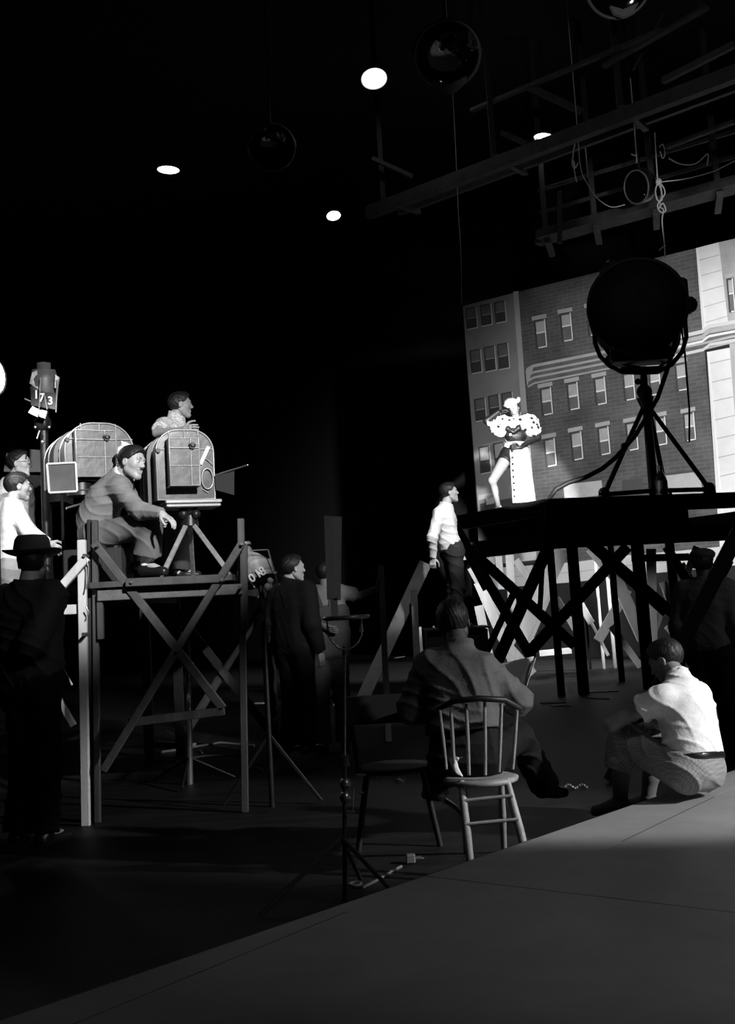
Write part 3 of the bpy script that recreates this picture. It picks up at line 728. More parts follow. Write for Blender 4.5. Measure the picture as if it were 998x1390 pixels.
hanging_lamp(228.5, 231, 22, .235, 'thin bright hanging lamp alone in the dark above the left film crew', (-.06, .02))
hanging_lamp(453, 293, 25, .17, 'small glaring hanging lamp, lowest of the overhead lamps near the centre', (.1, -.4), True)
hanging_lamp(740, 188, 21, .23, 'tilted hanging lamp in front of the long catwalk beam', (-.22, -.02))

# ------------------------------------------------------------------ overhead studio lamps
def drum_lamp(px, py, Y, rpx, face, label, skirt=True, name='studio_lamp'):
    c = at(px, py, Y); r = rpx/F_PX*Y; ax = nz(face)
    t = thing(name, c, label, 'studio lamp')
    MB().lathe(c, -ax, [(r, 0), (r*1.02, .05), (r*1.0, .12), (r*.97, r*.7), (r*.7, r*.95), (.001, r)], 40).build('housing', iron, t)
    MB().lathe(c, ax, [(.001, .01-r*.12), (r*.5, -r*.09), (r*.85, -r*.03), (r*.97, .005)], 40).build('lens', glassy, t)
    MB().ring(c, ax, r, .022*r/.38, 40, 8).build('rim', mat('dull_rim', .14, .5, .3), t)
    top = V((c.x, c.y, ZC))
    MB().tube([c-ax*r*.4+V((0, 0, r*.95)), top], .02, 8).build('hanger', iron, t)
    x, y, z = frame(ax)
    MB().tube([c-ax*.3*r+x*(r*1.08*math.cos(a))+V((0, 0, 1))*(r*1.08*math.sin(a)) for a in [PI*i/16 for i in range(17)]], .018, 8).build('yoke', iron, t)
    return t, c, r, ax
t, c, r, ax = drum_lamp(608, 74, 12, 46, V((-.05, -.8, -.62)), 'big round studio lamp with glinting black lens, hanging beside the brightest work lamp')
x, y, z = frame(ax)
MB().prism([c+x*(r*a)+V((0, 0, 1))*(r*b)+ax*.0 for a, b in ((-.55, -.8), (-.4, -1.12), (-.1, -1.3), (.2, -1.25), (.5, -.95), (.55, -.75), (0, -.98))], -ax*.05).build('hood', mat('dull_hood', .22, .6), t)
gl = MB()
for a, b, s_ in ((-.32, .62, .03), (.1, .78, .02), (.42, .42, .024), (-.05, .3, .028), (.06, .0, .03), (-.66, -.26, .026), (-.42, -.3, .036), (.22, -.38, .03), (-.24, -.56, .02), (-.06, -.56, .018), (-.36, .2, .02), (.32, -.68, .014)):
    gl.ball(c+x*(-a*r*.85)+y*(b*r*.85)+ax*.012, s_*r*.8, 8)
gl.build('glint_beads', mat('glass_bead', .9, .35, .6), t)  # beads added in place of lamp reflections on the lens
t2, c2, r2, _ = drum_lamp(840, -22, 12, 46, V((-.1, -.8, -.6)), 'round studio lamp cut by the top edge of the picture')
MB().prism([c2+V((r2*a, -.1, r2*b)) for a, b in ((-.4, -.85), (-.3, -1.1), (0, -1.25), (.3, -1.12), (.5, -.8), (0, -1.0))], V((0, .05, 0))).build('hood', MATS['dull_hood'], t2)
t3, c3, r3, ax3 = drum_lamp(864, 254, 17, 23, V((-.9, -.5, -.25)), 'small black spotlight hung by the knotted ropes under the catwalk')
drum_lamp(369, 200, 18, 32, V((.1, -.9, -.45)), 'faint round studio lamp hidden in darkness left of the centre lamps')
# ropes
def rope(pts, Y, r, label, group=None, name='rope', top=False):
    P = [at(x, y, Y) for x, y in pts]
    if top: P = [V((P[0].x, P[0].y, ZC))]+P
    Q = []
    for i in range(len(P)-1):
        p0, p1, p2, p3 = P[max(i-1, 0)], P[i], P[i+1], P[min(i+2, len(P)-1)]
        for j in range(5):
            t = j/5; Q.append(.5*((2*p1)+(p2-p0)*t+(2*p0-5*p1+4*p2-p3)*t*t+(3*p1-p0-3*p2+p3)*t**3))
    Q.append(P[-1])
    o = MB().tube(Q, r, 6).build(name, rope_m, origin=P[0]); return tag(o, label, 'rope', group)
rope([(856, 106), (858, 130), (861, 165), (863, 195), (864.5, 216), (864.5, 221)], 16.5, .009, 'taut thin rope hanging straight down to the small spotlight')
rope([(857, 209), (861, 211), (865, 211)], 16.5, .009, 'short tied rope end standing out beside the taut rope')
rope([(889, 180), (891, 215), (893, 245), (895, 252), (898, 262), (896, 280), (901, 285), (899, 300), (902, 330), (903, 349)], 16.2, .010, 'knotted hanging rope whose loose end drops over the backdrop top')
rope([(895, 245), (890, 258), (893, 272), (899, 270), (897, 250), (903, 262), (893, 278), (897, 288), (904, 286), (900, 276), (894, 284)], 16.1, .011, 'tangle of white rope loops below the knot')
rope([(896, 247), (930, 243), (965, 234), (985, 225), (1010, 212)], 16.2, .009, 'slack rope stretched sideways from the knot to the right')
rope([(908, 215), (925, 223), (945, 222), (961, 209), (960, 225)], 16.6, .011, 'white rope swag drooping above the catwalk board')
rope([(895, 200), (900, 196), (903, 208), (900, 215), (896, 205)], 16.4, .008, 'small hanging rope loop beside the catwalk hanger')
rope([(781, 192), (777, 221), (781, 228), (785, 221)], 16.8, .012, 'forked rope end hanging before the dark rafters', name='rope')
rope([(781, 228), (779, 218), (780, 232), (783, 247)], 16.8, .010, 'single drooping strand below the forked rope end')
rope([(782, 150), (788, 225), (798, 250), (812, 270), (830, 281), (848, 278)], 16.9, .007, 'thin cable drooping in a curve from the rafters to the small spotlight', name='cable', top=True)
rope([(616, 150), (622, 280), (624, 310), (626, 350), (627, 413)], 19, .006, 'very thin line dropping to the left corner of the backdrop', top=True)
rope([(904, 333), (899, 336), (895, 340)], 16.2, .008, 'little bow knot near the lower end of the hanging rope')
tag(MB().ball(at(894.5, 247, 16.15), .05, 10, rr=(.05, .05, .06)).build('rope_knot', rope_m, origin=at(894.5, 247, 16.15)), 'bright knot where the ropes meet beside the small spotlight', 'knot')

# ------------------------------------------------------------------ big arc lamp on the stage
AY = 16.3
lt = hp(886, 672, SZ); lt = V((lt.x, AY+.2, SZ)) if False else at(886, 668, AY)
lamp = thing('arc_lamp', V((lt.x, lt.y, SZ)), 'huge black arc lamp on a tripod stand, silhouetted against the painted buildings', 'studio lamp')
c = at(865, 421, AY); r = 66/F_PX*AY; ax = nz(V((-.2, -1, .02)))
sil = mat('silhouette_iron', .008, .6)
x, y, z = frame(ax)
MB().lathe(c+ax*.25, -ax, [(.001, -.12), (r*.5, -.1), (r*.93, -.03), (r, .02), (r*1.01, .5), (r*.97, .62), (r*.75, .78), (.001, .85)], 48).build('drum', sil, lamp)
MB().ring(c+ax*.27, ax, r, .03, 48, 8).build('rim', sil, lamp)
MB().box(c+V((-.05, .2, r*.93)), (.75, .55, .28), bev=.05).box(c+V((-.05, .2, r*1.05)), (.5, .4, .16), bev=.04).build('chimney', sil, lamp)
MB().box(c+V((.0, .1, -r*.97)), (.95, .5, .2), bev=.04).box(c+V((-.2, -.1, -r*.9)), (.5, .2, .12)).build('arc_box', sil, lamp)
MB().cone(c+V((r*.85, 0, -.02)), c+V((r*1.13, 0, -.02)), .1, .09).ball(c+V((r*1.08, -.05, .02)), .13, 12).box(c+V((r*.98, 0, .25)), (.16, .2, .4), bev=.04).build('trunnion', sil, lamp)
gb = MB()
for px, py in ((868, 396), (873, 392), (875, 403), (862, 413), (857, 388), (880, 388)): gb.box(at(px, py, AY-.42), (.03, .02, .035))
gb.build('switch', mat('dim_metal', .1, .3, .8), lamp)
def arcpts(cx, cy, rx, ry, a0, a1, Y, n=24): return [at(cx+rx*math.cos(a0+(a1-a0)*i/n), cy+ry*math.sin(a0+(a1-a0)*i/n), Y) for i in range(n+1)]
MB().tube([at(*p, AY-.1) for p in ((807, 450), (808, 466), (815, 484), (828, 497), (845, 505), (870, 506))], .035, 8).tube([at(*p, AY+.15) for p in ((811, 445), (817, 466), (828, 482), (843, 493), (858, 498), (872, 500))], .03, 8).tube(
    [at(*p, AY-.1) for p in ((870, 506), (893, 505), (912, 495), (926, 478), (932, 458), (930, 430))], .035, 8).tube([at(*p, AY+.15) for p in ((870, 500), (895, 499), (912, 484), (921, 465), (924, 435))], .03, 8).cone(at(843, 503, AY), at(893, 503, AY), .055, .055).build('yoke', sil, lamp)
head = at(874, 540, AY)
MB().tube([at(874, 506, AY), at(875, 545, AY)], [.05, .07], 10).ball(at(875, 532, AY), .12, 12).ball(at(866, 518, AY-.05), .05, 8).cone(at(876, 540, AY), at(878, 556, AY), .13, .07).build('stand_head', sil, lamp)
pb = at(888, 668, AY); pb.z = SZ+.02
MB().tube([at(877, 545, AY), pb], [.06, .075], 10).build('pole', sil, lamp)
feet = []
for (a, b), Y in (((820, 666), AY-.1), ((963, 660), AY+.1), ((905, 668), AY+.9)):
    f = at(a, b, Y); f.z = SZ+.1; feet.append(f)
    top = at(874 if a < 870 else 881, 552, AY)
    MB().tube([top, f], [.035, .04], 8).build('leg', sil, lamp)
    MB().ball(f+V((0, 0, .02)), .09, 10).cone(V((f.x, f.y, SZ)), V((f.x, f.y, SZ+.1)), .1, .08, 12).build('caster', sil, lamp)
for f in feet: MB().tube([V((pb.x, pb.y, SZ+.12)), f], .035, 8).build('spreader', sil, lamp)
pts = [(926, 432), (905, 505), (893, 540), (878, 566), (862, 592), (848, 608), (835, 622), (818, 636), (795, 648), (772, 655), (755, 664), (746, 676)]
P = [at(*p, AY-.15) for p in pts]; P += [at(742, 690, C_.y-.06), at(739, 740, C_.y-.08), at(736, 775, C_.y-.1), at(733, 830, C_.y-.1)]
tag(MB().tube(P, .035, 8).build('power_cable', sil, origin=P[0]), 'thick black cable sagging from the arc lamp over the stage edge', 'cable')
MB().ball(at(848, 606, AY-.15), .06, 8).build('cable_tie', sil, lamp)
tag(MB().tube([at(925, 440, AY+.1), at(930, 480, AY+.1), at(936, 555, AY+.1), at(936, 600, AY+.2)], .015, 6).build('power_cable', sil, origin=at(925, 440, AY)), 'thin wire hanging straight down right of the arc lamp yoke', 'cable')
bp = at(899, 668, AY-.5); bp.z = SZ
MB().lathe(bp, (0, 0, 1), [(.001, 0), (.085, .0), (.09, .02), (.09, .2), (.075, .26), (.035, .34), (.032, .4), (.038, .41), (.038, .43), (.001, .43)], 20).build('bottle', mat('bottle_glass', .25, .08, trans=.6), origin=bp)
tag(SC.objects['bottle'], 'glass bottle standing on the stage edge beside the arc lamp pole', 'bottle')

# ------------------------------------------------------------------ left camera scaffolds
DZ = 1.64
sc2 = thing('camera_scaffold', V((at(230, 800, 8).x, 8.0, 0)), 'dark timber scaffold with crossed braces under the seated man and wheel-marked camera', 'scaffold')
sc2['label'] = 'dark timber scaffold with crossed braces carrying the seated man in the sweater'
def tb(parent, a, b, w, Y, m, name, Yb=None, t=.045, ground=False):
    p, q = at(*a, Y), at(*b, Yb or Y)
    if ground: q = V((q.x, q.y, 0))
    MB().bar(p, q, w/F_PX*Y, t).build(name, m, parent); return p, q
tb(sc2, (129, 706), (131, 1060), 8, 7.8, wood_d, 'post', ground=True)
tb(sc2, (123, 706), (125, 1060), 6, 7.86, wood_dd, 'post', ground=True, t=.1)
tb(sc2, (327, 704), (331, 1060), 9, 7.85, wood_d, 'post', ground=True)
tb(sc2, (331, 738), (332, 856), 10, 7.8, wood_d, 'splice_plate')
tb(sc2, (136, 812), (137, 868), 8, 7.76, wood_d, 'splice_plate')
wb = mat('braced_timber', .065, .55, var=.3, scale=9, bump=.2, bscale=40)
tb(sc2, (128, 737), (303, 962), 11, 7.72, wb, 'brace'); tb(sc2, (329, 736), (140, 1046), 10, 7.68, wb, 'brace')
tb(sc2, (171, 791), (303, 785), 11, 7.66, wb, 'rail')
tb(sc2, (133, 809), (329, 799.5), 14, 7.74, mat('worn_beam', .11, .6, var=.3, scale=8, bump=.3, bscale=40), 'beam')
tb(sc2, (175, 981), (305, 965), 11, 7.72, wood_d, 'rail')
p0, p1 = at(123, 800, 7.72), at(333, 792, 7.72)
XR = -.98
MB().box(((p0.x+XR)/2, 9.25, DZ-.02), (XR-p0.x, 3.1, .04)).build('deck_board', wood_d, sc2)
for X in (p0.x+.05, XR-.05):
    MB().bar((X, 10.7, 0), (X, 10.7, DZ-.04), .09, .05).build('post', wood_dd, sc2)
    MB().bar((X, 7.9, DZ-.09), (X, 10.7, DZ-.09), .05, .1, V((0, 0, 1))).build('joist', wood_dd, sc2)
MB().bar((p0.x+.05, 10.72, .2), (XR-.05, 10.72, 1.5), .08, .03).build('brace', wood_dd, sc2); MB().bar((XR-.05, 10.68, .2), (p0.x, 10.68, 1.5), .08, .03).build('brace', wood_dd, sc2)
for px, py in ((129.5, 740), (328, 738), (240, 884), (178, 790), (301, 787), (325, 797)):
    q = at(px, py, 7.62); MB().cone(q, q+V((0, .12, 0)), .011, .011, 10).build('bolt', steel, sc2)
sc1 = thing('camera_scaffold', V((at(80, 800, 8).x, 8.0, 0)), 'pale pine scaffold section at far left with one bright slanted brace', 'scaffold')
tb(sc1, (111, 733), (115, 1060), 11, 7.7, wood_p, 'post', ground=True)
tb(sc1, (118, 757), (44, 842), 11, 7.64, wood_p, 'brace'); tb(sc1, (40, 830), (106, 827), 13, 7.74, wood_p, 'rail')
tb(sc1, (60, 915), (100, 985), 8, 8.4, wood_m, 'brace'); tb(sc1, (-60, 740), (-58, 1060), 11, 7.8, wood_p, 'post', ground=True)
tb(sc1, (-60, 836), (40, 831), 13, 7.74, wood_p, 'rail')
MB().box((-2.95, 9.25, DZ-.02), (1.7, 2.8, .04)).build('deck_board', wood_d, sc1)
for X in (-3.7, -2.2): MB().bar((X, 10.6, 0), (X, 10.6, DZ-.04), .09, .05).build('post', wood_dd, sc1)
for px, py in ((114, 754), (113, 861), (47, 833)):
    q = at(px, py, 7.6); MB().cone(q, q+V((0, .1, 0)), .013, .013, 10).build('bolt', steel, sc1)
ao = at(134, 745, 8.1)
tag(MB().box((ao.x, 8.1, DZ+.125), (.42, .42, .25), bev=.01).box((ao.x, 7.885, DZ+.14), (.14, .01, .05)).build('apple_box', wood_dd, origin=V((ao.x, 8.1, DZ))), 'low dark wooden box used as a seat by the man in the sweater', 'box')
tag(MB().tube([at(x, y, 7.62) for x, y in ((117, 757), (120, 770), (119, 790), (117, 800))], .005, 6).build('wire', steel, origin=at(117, 757, 7.62)), 'thin bright wire loop hanging along the pale post', 'wire')
tag(MB().tube([at(x, y, 7.62) for x, y in ((117, 824), (121, 831), (119, 836))], .005, 6).build('wire', steel, origin=at(117, 824, 7.62)), 'tiny wire hook on the pale post at rail height', 'wire')
tag(MB().tube([at(x, y, 8.6) for x, y in ((80, 840), (72, 880), (98, 930))], .008, 6).build('guy_rope', rope_m, origin=at(80, 840, 8.6)), 'thin dim guy rope bent in a corner behind the pale post', 'rope')

# ------------------------------------------------------------------ blimped film cameras
panel = mat('blimp_panel', .085, .32, .25, var=.45, scale=3.5, bump=.15, bscale=14)
panel_d = mat('blimp_panel_dark', .035, .4, .2, var=.4, scale=5)
seam = mat('blimp_piping', .36, .35, .3, var=.15, scale=10)
def blimp(px0, px1, pyt, pyb, Y, yaw, depth, label, rpx, door, bulge=True):
    cxp = (px0+px1)/2; bot = at(cxp, pyb, Y); s = F_PX/Y; w = (px1-px0)/s/math.cos(math.radians(yaw))*.98; h = (pyb-pyt)/s
    a = math.radians(yaw); rt = V((math.cos(a), math.sin(a), 0)); n = V((math.sin(a), -math.cos(a), 0)); up = V((0, 0, 1))
    t = thing('film_camera', bot, label, 'film camera')
    def g(u, v, d=0): return bot+rt*(u*w)+up*(v*h)-n*d
    rr = rpx/s; prof = []
    for i in range(11): b = PI/2*i/10; prof.append((.5-rr/w*(1-math.sin(PI/2-b)*1) if False else .5-rr/w+rr/w*math.cos(b), 1-rr/h+rr/h*math.sin(b)))
    for i in range(11): b = PI/2+PI/2*i/10; prof.append((-.5+rr/w+rr/w*math.cos(b), 1-rr/h+rr/h*math.sin(b)))
    prof = [(.5, 0)]+prof+[(-.5, 0)]
    MB().prism([g(u, v) for u, v in prof], -n*depth*.35).build('front_panel', panel, t)
    if bulge:
        MB().prism([g(u*1.08-.05, v*1.0-.02, depth*.35) for u, v in prof], -n*depth*.65).build('rear_housing', panel_d, t)
    sm = MB(); sm.tube([g(u, v, -.004) for u, v in prof], .008, 6, closed=True)
    sm.tube([g(u, v, depth*.35) for u, v in prof], .007, 6); sm.tube([g(u*1.08-.05, v-.02, depth*.68) for u, v in prof], .006, 6); sm.tube([g(u*1.08-.05, v-.02, depth) for u, v in prof], .007, 6)
    sm.tube([g(-.49, .72, -.006), g(.49, .72, -.006)], .006, 6); sm.tube([g(-.27, .72, -.006), g(-.27, .99, -.006)], .005, 6); sm.tube([g(.24, .45, -.006), g(.24, .99, -.006)], .005, 6); sm.tube([g(0, .86, -.006), g(0, .99, -.006)], .005, 6)
    sm.build('piping', seam, t)
    u0, u1, v0, v1, dd = door
    dr = MB(); q = [g(u0, v0, 0), g(u1, v0, 0), g(u1, v1, 0), g(u0, v1, 0)]; dr.prism(q, n*dd); d_ = dr.build('door', panel, t)
    ds = MB(); ds.tube([p+n*(dd+.002) for p in q], .0075, 6, closed=True); um = lerp(u0, u1, .72)
    ds.tube([g(um, v0, -dd-.003), g(um, v1, -dd-.003)], .006, 6); ds.tube([g(u0, lerp(v0, v1, .8), -dd-.003), g(u1, lerp(v0, v1, .8), -dd-.003)], .008, 6)
    ds.tube([g(u0, lerp(v0, v1, .42), -dd-.003), g(u1, lerp(v0, v1, .42), -dd-.003)], .005, 6)
    for p in q: ds.tube([p, p+n*dd], .006, 6)
    ds.build('door_piping', seam, d_)
    kb = g(um+.02, lerp(v0, v1, .84), -dd); MB().cone(kb, kb+n*.03, .03, .026).box(kb+n*.035, (.05, .02, .02), bev=.004).cone(kb+n*.02, kb+n*.05, .015, .012).build('knob', iron, d_)
    lt_ = g(-.47, .70, 0); MB().cone(lt_, lt_+n*.03, .022, .018).build('latch', iron, t)
    return t, g, n, rt, w, h
t, g, n, rt, w, h = blimp(94, 179, 573, 652, 9.1, 27, .62, 'quilted grey camera housing with a rounded top behind the sitting man in the sweater', 38, (-.38, .2, .04, .84, .1))
MB().cone(g(-.25, .15, .1), g(-.25, -.25, .1), .1, .12, 12).cone(g(.2, 0, .2), g(.2, -.6, .2), .08, .08).build('camera_head', iron, t)
st = at(150, 690, 9.2)
MB().tube([V((st.x, st.y+.1, st.z)), V((st.x, st.y+.1, DZ))], .06, 10).box((st.x, st.y+.1, DZ+.03), (.5, .5, .06)).build('pedestal', iron, t)
t, g, n, rt, w, h = blimp(216, 291, 582, 678, 9.0, 22, .5, 'quilted camera housing with white tape slash and ring handle, standing on a tripod', 30, (-.33, .18, .17, .84, .14))
MB().box(g(.1, -.035, .1), (w*.98, .32, .03), (rt, -n, V((0, 0, 1))), bev=.006).box(g(.1, -.09, .1), (w*.95, .3, .025), (rt, -n, V((0, 0, 1))), bev=.006).build('base_plate', seam, t)
MB().ring(g(.37, .29, -.02), n, .048, .007, 28, 8, ry=.085).build('ring_handle', seam, t)
tp = MB(); A, B = g(.42, .76, -.012), g(.26, .5, -.012); tp.bar(A, B, .03, .004, n); tp.build('tape_strip', mat('white_tape', .9, .6), t)
MB().tube([g(.29, .6, -.01), g(.38, .57, -.012), g(.48, .49, -.01)], .005, 6).tube([g(.28, .14, -.01), g(.38, .09, -.01)], .006, 6).build('strap', seam, t)
pk = at(170, 640, 9.6)
MB().prism([at(200, 640, 9.6), at(217, 632, 9.3), at(222, 690, 9.3), at(205, 690, 9.6)], V((0, .25, 0))).build('rear_cover', panel_d, t)
# flag shading the lens
MB().bar(at(292, 645, 9.05), at(337, 631, 8.85), .012, .012).build('flag_rod', steel, t)
MB().prism([at(292, 646, 9.05), at(318, 637.5, 8.95), at(318, 672, 8.95), at(293, 665, 9.05)], V((0, .006, 0))).build('lens_flag', mat('flag_cloth', .045, .8), t)
# its tripod
tri = thing('tripod', V((at(258, 780, 9.1).x, 9.1, DZ)), 'wooden tripod under the tape-marked camera, legs spread on the scaffold deck', 'tripod')
MB().cone(at(258, 714, 9.1), at(258, 700, 9.1), .075, .06, 20).cone(at(258, 700, 9.1), at(256, 688, 9.1), .05, .09, 20).ball(at(249, 698, 9.05), .045, 10).ball(at(266, 698, 9.05), .04, 10).build('pan_head', iron, tri)
for a, b, Ya, Yb in (((252, 714), (216, 782), 9.05, 8.3), ((264, 714), (316, 786), 9.05, 8.4), ((258, 712), (262, 770), 9.2, 9.9)):
    p, q = at(*a, Ya), at(*b, Yb); q.z = DZ
    lg = MB().bar(p, lerp(p, q, .82), .038, .025, V((0, -1, 0))).build('leg', mat('tripod_ash', .3, .4, var=.3, scale=12), tri)
    MB().tube([lerp(p, q, .8), q], [.016, .01], 10).build('foot', steel, lg)
# boom housing and framed scrim at left
o = thing('camera_crane_arm', V((at(60, 680, 10.8).x, 10.8, 0)), 'broad grey crane arm behind the profiled man, ending at the left camera housing', 'crane arm')
MB().prism([at(10, 607, 10.55), at(30, 609, 10.55), at(80, 613, 10.5), (at(82, 640, 10.5)), at(20, 641, 10.55), at(5, 640, 10.55)], V((0, .5, 0))).build('arm', mat('crane_grey', .14, .6, var=.15, scale=9), o)
MB().prism([at(30, 642, 10.6), at(84, 642, 10.6), at(84, 680, 10.6), at(40, 684, 10.6)], V((0, .4, 0))).build('underside_box', panel_d, o)
MB().tube([at(60, 680, 10.8), V((at(60, 680, 10.8).x, 10.8, 0))], .07, 10).build('column', iron, o)
o = thing('framed_scrim', at(84, 648, 8.6), 'square grey scrim in a white frame below the left camera housing', 'scrim')
Q = [at(64, 630, 8.6), at(103, 628, 8.6), at(105, 667, 8.6), at(67, 669, 8.6)]
MB().prism(Q, V((0, .012, 0))).build('scrim_cloth', mat('scrim_net', .12, .6, var=.3, scale=5), o)
fr_ = MB()
for i in range(4): fr_.bar(Q[i]+V((0, -.005, 0)), Q[(i+1) % 4]+V((0, -.005, 0)), .016, .02)
fr_.build('scrim_frame', mat('scrim_white', .85, .5), o)
MB().bar(at(105, 666, 8.62), at(125, 664, 8.75), .012, .012).build('scrim_arm', steel, o); MB().bar(at(84, 669, 8.62), V((at(86, 760, 8.62).x, 8.62, DZ)), .02, .02).build('scrim_stand', iron, o)
tag(MB().tube([at(90, 690, 9.0), at(110, 684, 9.1)], .01, 6).build('rod', steel, origin=at(90, 690, 9.0)), 'short dim metal rod below the framed scrim', 'rod')

# ------------------------------------------------------------------ small studio lamps
def digits(mb, txt, o, ax_dir, up_dir, size, mi): text_mb(mb, txt, o, ax_dir, up_dir, size, mi, depth=.004)
l1 = thing('studio_lamp', V((at(58, 600, 9.7).x, 9.7, DZ)), 'studio lamp marked 173 rising behind the heads at far left', 'studio lamp')
YL = 9.7
top = at(62, 496, YL); s = F_PX/YL
MB().lathe(at(60, 552, YL), V((.06, -.15, 1)), [(.001, 0), (.1, 0), (.11, .03), (.125, .14), (.122, .24), (.1, .33), (.06, .33), (.06, .39), (.001, .4)], 30).build('housing', mat('lamp_dull_metal', .09, .5, .2, var=.3, scale=12), l1)
MB().lathe(at(60, 532, YL), V((.06, -.15, 1)), [(.128, 0), (.132, .05), (.126, .05)], 30).build('band', mat('lamp_black_band', .015, .4), l1)
tx = MB(); text_mb(tx, '1', at(48, 541, YL-.17), (1, .0, 0), (0, 0, 1), .105); text_mb(tx, '7', at(57, 545, YL-.17), (1, 0, 0), (0, 0, 1), .105); text_mb(tx, '3', at(68, 549, YL-.165), (1, .2, -.1), (0, 0, 1), .1)
MB().prism([at(42, 530, YL-.155), at(76, 534, YL-.155), at(76, 556, YL-.155), at(42, 550, YL-.155)], V((0, .02, 0))).build('number_plate', MATS['lamp_black_band'], l1)
tx.build('painted_number', mat('white_lettering', .85, .6), l1)
MB().prism([at(38, 560, YL-.2), at(44, 551, YL-.2), at(53, 556, YL-.2), at(51, 566, YL-.2)], V((0, .03, 0))).prism([at(53, 556, YL-.18), at(64, 558, YL-.18), at(61, 568, YL-.18), at(53, 565, YL-.18)], V((0, .03, 0))).build('barn_door', steel, l1)
MB().bar(at(55, 512, YL-.2), at(53, 556, YL-.2), .008, .008).bar(at(60, 534, YL-.2), at(64, 556, YL-.2), .008, .008).bar(at(78, 515, YL-.15), at(76, 560, YL-.15), .01, .01).bar(at(33, 541, YL-.15), at(42, 545, YL-.15), .012, .01).build('bracket', seam, l1)
MB().tube([at(60, 552, YL), at(60, 615, YL), V((at(60, 615, YL).x, YL, DZ))], .035, 10).ball(at(58, 575, YL), .08, 10).build('stand', iron, l1)
MB().prism([at(44, 505, YL-.14), at(50, 503, YL-.15), at(54, 530, YL-.15), at(40, 520, YL-.13)], V((0, .03, 0))).prism([at(75, 508, YL-.12), at(80, 512, YL-.12), at(77, 528, YL-.13), at(74, 526, YL-.13)], V((0, .03, 0))).build('side_leaf', mat('leaf_metal', .6, .4, .3, var=.5, scale=30), l1)  # white reflection streaks on the housing, modelled as pale plates
MB().bar(at(50, 596, YL-.1), at(54, 584, YL-.1), .014, .01).ball(at(58, 600, YL-.1), .02, 8).ball(at(67, 580, YL-.1), .014, 8).ball(at(48, 580, YL-.1), .014, 8).build('clamp_screw', steel, l1)

l2 = thing('studio_lamp', V((at(356, 1000, 8.0).x, 8.0, 0)), 'bell-shaped metal studio lamp with white numbers beside the dark-suited man', 'studio lamp')
YB = 8.0; apex = at(338, 752, YB); mouth = at(352, 788, YB-.06); axd = nz(mouth-apex); Ld = (mouth-apex).length
bell = mat('bell_metal', .34, .3, .25, var=.35, scale=14)
MB().lathe(apex, axd, [(.03, -.03), (.035, 0), (.07, .03), (.105, .08), (.122, .14), (.128, Ld), (.122, Ld+.01)], 30).build('bell_housing', bell, l2)
MB().cone(apex-axd*.05, apex+axd*.01, .03, .038, 16).cone(apex-axd*.085, apex-axd*.06, .04, .042, 16).build('cap', mat('cap_metal', .2, .4, .5), l2)
tx = MB(); xd = nz(at(362, 770, YB)-at(340, 784, YB)); yd = nz(V((0, 0, 1))-xd*V((0, 0, 1)).dot(xd)); yd = nz(yd+xd*.0)
Ydg = YB-.2
text_mb(tx, '0', at(345, 789, Ydg), xd, yd, .085); text_mb(tx, '1', at(352, 784, Ydg), xd, yd, .085); text_mb(tx, '8', at(359, 780, Ydg+.02), xd, yd, .085)
tg = MB(); text_mb(tg, '2', at(346, 779, YB-.16), (1, 0, 0), (0, 0, 1), .09)
pl2 = MB().lathe(mouth-axd*.13, axd, [(.13, .02), (.132, .1)], 30).build('number_band', bell, l2)
tx.build('painted_number', MATS['white_lettering'], l2); tg.build('grey_number', mat('grey_lettering', .4, .6), l2)
MB().bar(at(343, 747, YB-.15), at(364, 746, YB-.15), .009, .009).bar(at(364, 746, YB-.15), at(373, 778, YB-.15), .011, .011).bar(at(373, 778, YB-.15), at(386, 826, YB-.15), .009, .009).bar(at(333, 779, YB-.15), at(346, 798, YB-.15), .01, .01).bar(at(346, 798, YB-.15), at(352, 811, YB-.15), .01, .01).bar(
    at(364, 802, YB-.15), at(378, 794, YB-.15), .009, .009).build('diffuser_frame', steel, l2)
MB().ball(at(373.5, 778, YB-.15), .016, 8).ball(at(378, 794, YB-.15), .013, 8).ball(at(350, 811, YB-.15), .013, 8).ball(at(345, 797, YB-.15), .012, 8).build('frame_knob', steel, l2)
MB().ball(at(364, 797, YB-.1), .032, 10).ball(at(367, 788, YB-.1), .024, 10).build('bulb', mat('dull_bulb', .35, .3, var=.3, scale=30), l2)
q = at(356, 810, YB)
MB().tube([at(352, 790, YB), q, V((q.x, q.y, .0))], .02, 8).bar(V((q.x-.35, q.y, .02)), V((q.x, q.y, .5)), .025, .02).bar(V((q.x+.35, q.y, .02)), V((q.x, q.y, .5)), .025, .02).build('stand', iron, l2)
cp = MB()
for i in range(9): cp.ring(at(365, 848+i*2.6, YB-.1), V((0, 0, 1)), .012, .004, 10, 5)
cp.tube([at(365, 845, YB-.1), at(365, 872, YB-.1)], .007, 6); cp.build('coil', steel, l2)
cl = MB()
for i in range(4): cl.bar(at(347+i*1.2, 838+i*2.2, YB-.12), at(357+i*1.0, 832+i*2.4, YB-.12), .006, .006)
cl.build('louvre', steel, l2)
# lit lamp at the left border
l3 = thing('studio_lamp', V((at(-14, 600, 9.0).x, 9.0, DZ)), 'burning studio lamp cut by the left edge of the picture', 'studio lamp')
lc = at(-11, 510, 9.0)
MB().lathe(lc, V((.92, -.4, 0)), [(.001, -.25), (.12, -.22), (.17, -.05), (.175, 0)], 30).build('housing', iron, l3)
MB().lathe(lc, V((.92, -.4, 0)), [(.001, .0), (.16, -.005)], 30).build('lens', glow, l3)
MB().tube([lc+V((0, .05, -.16)), V((lc.x, lc.y+.05, DZ))], .025, 8).build('stand', iron, l3)

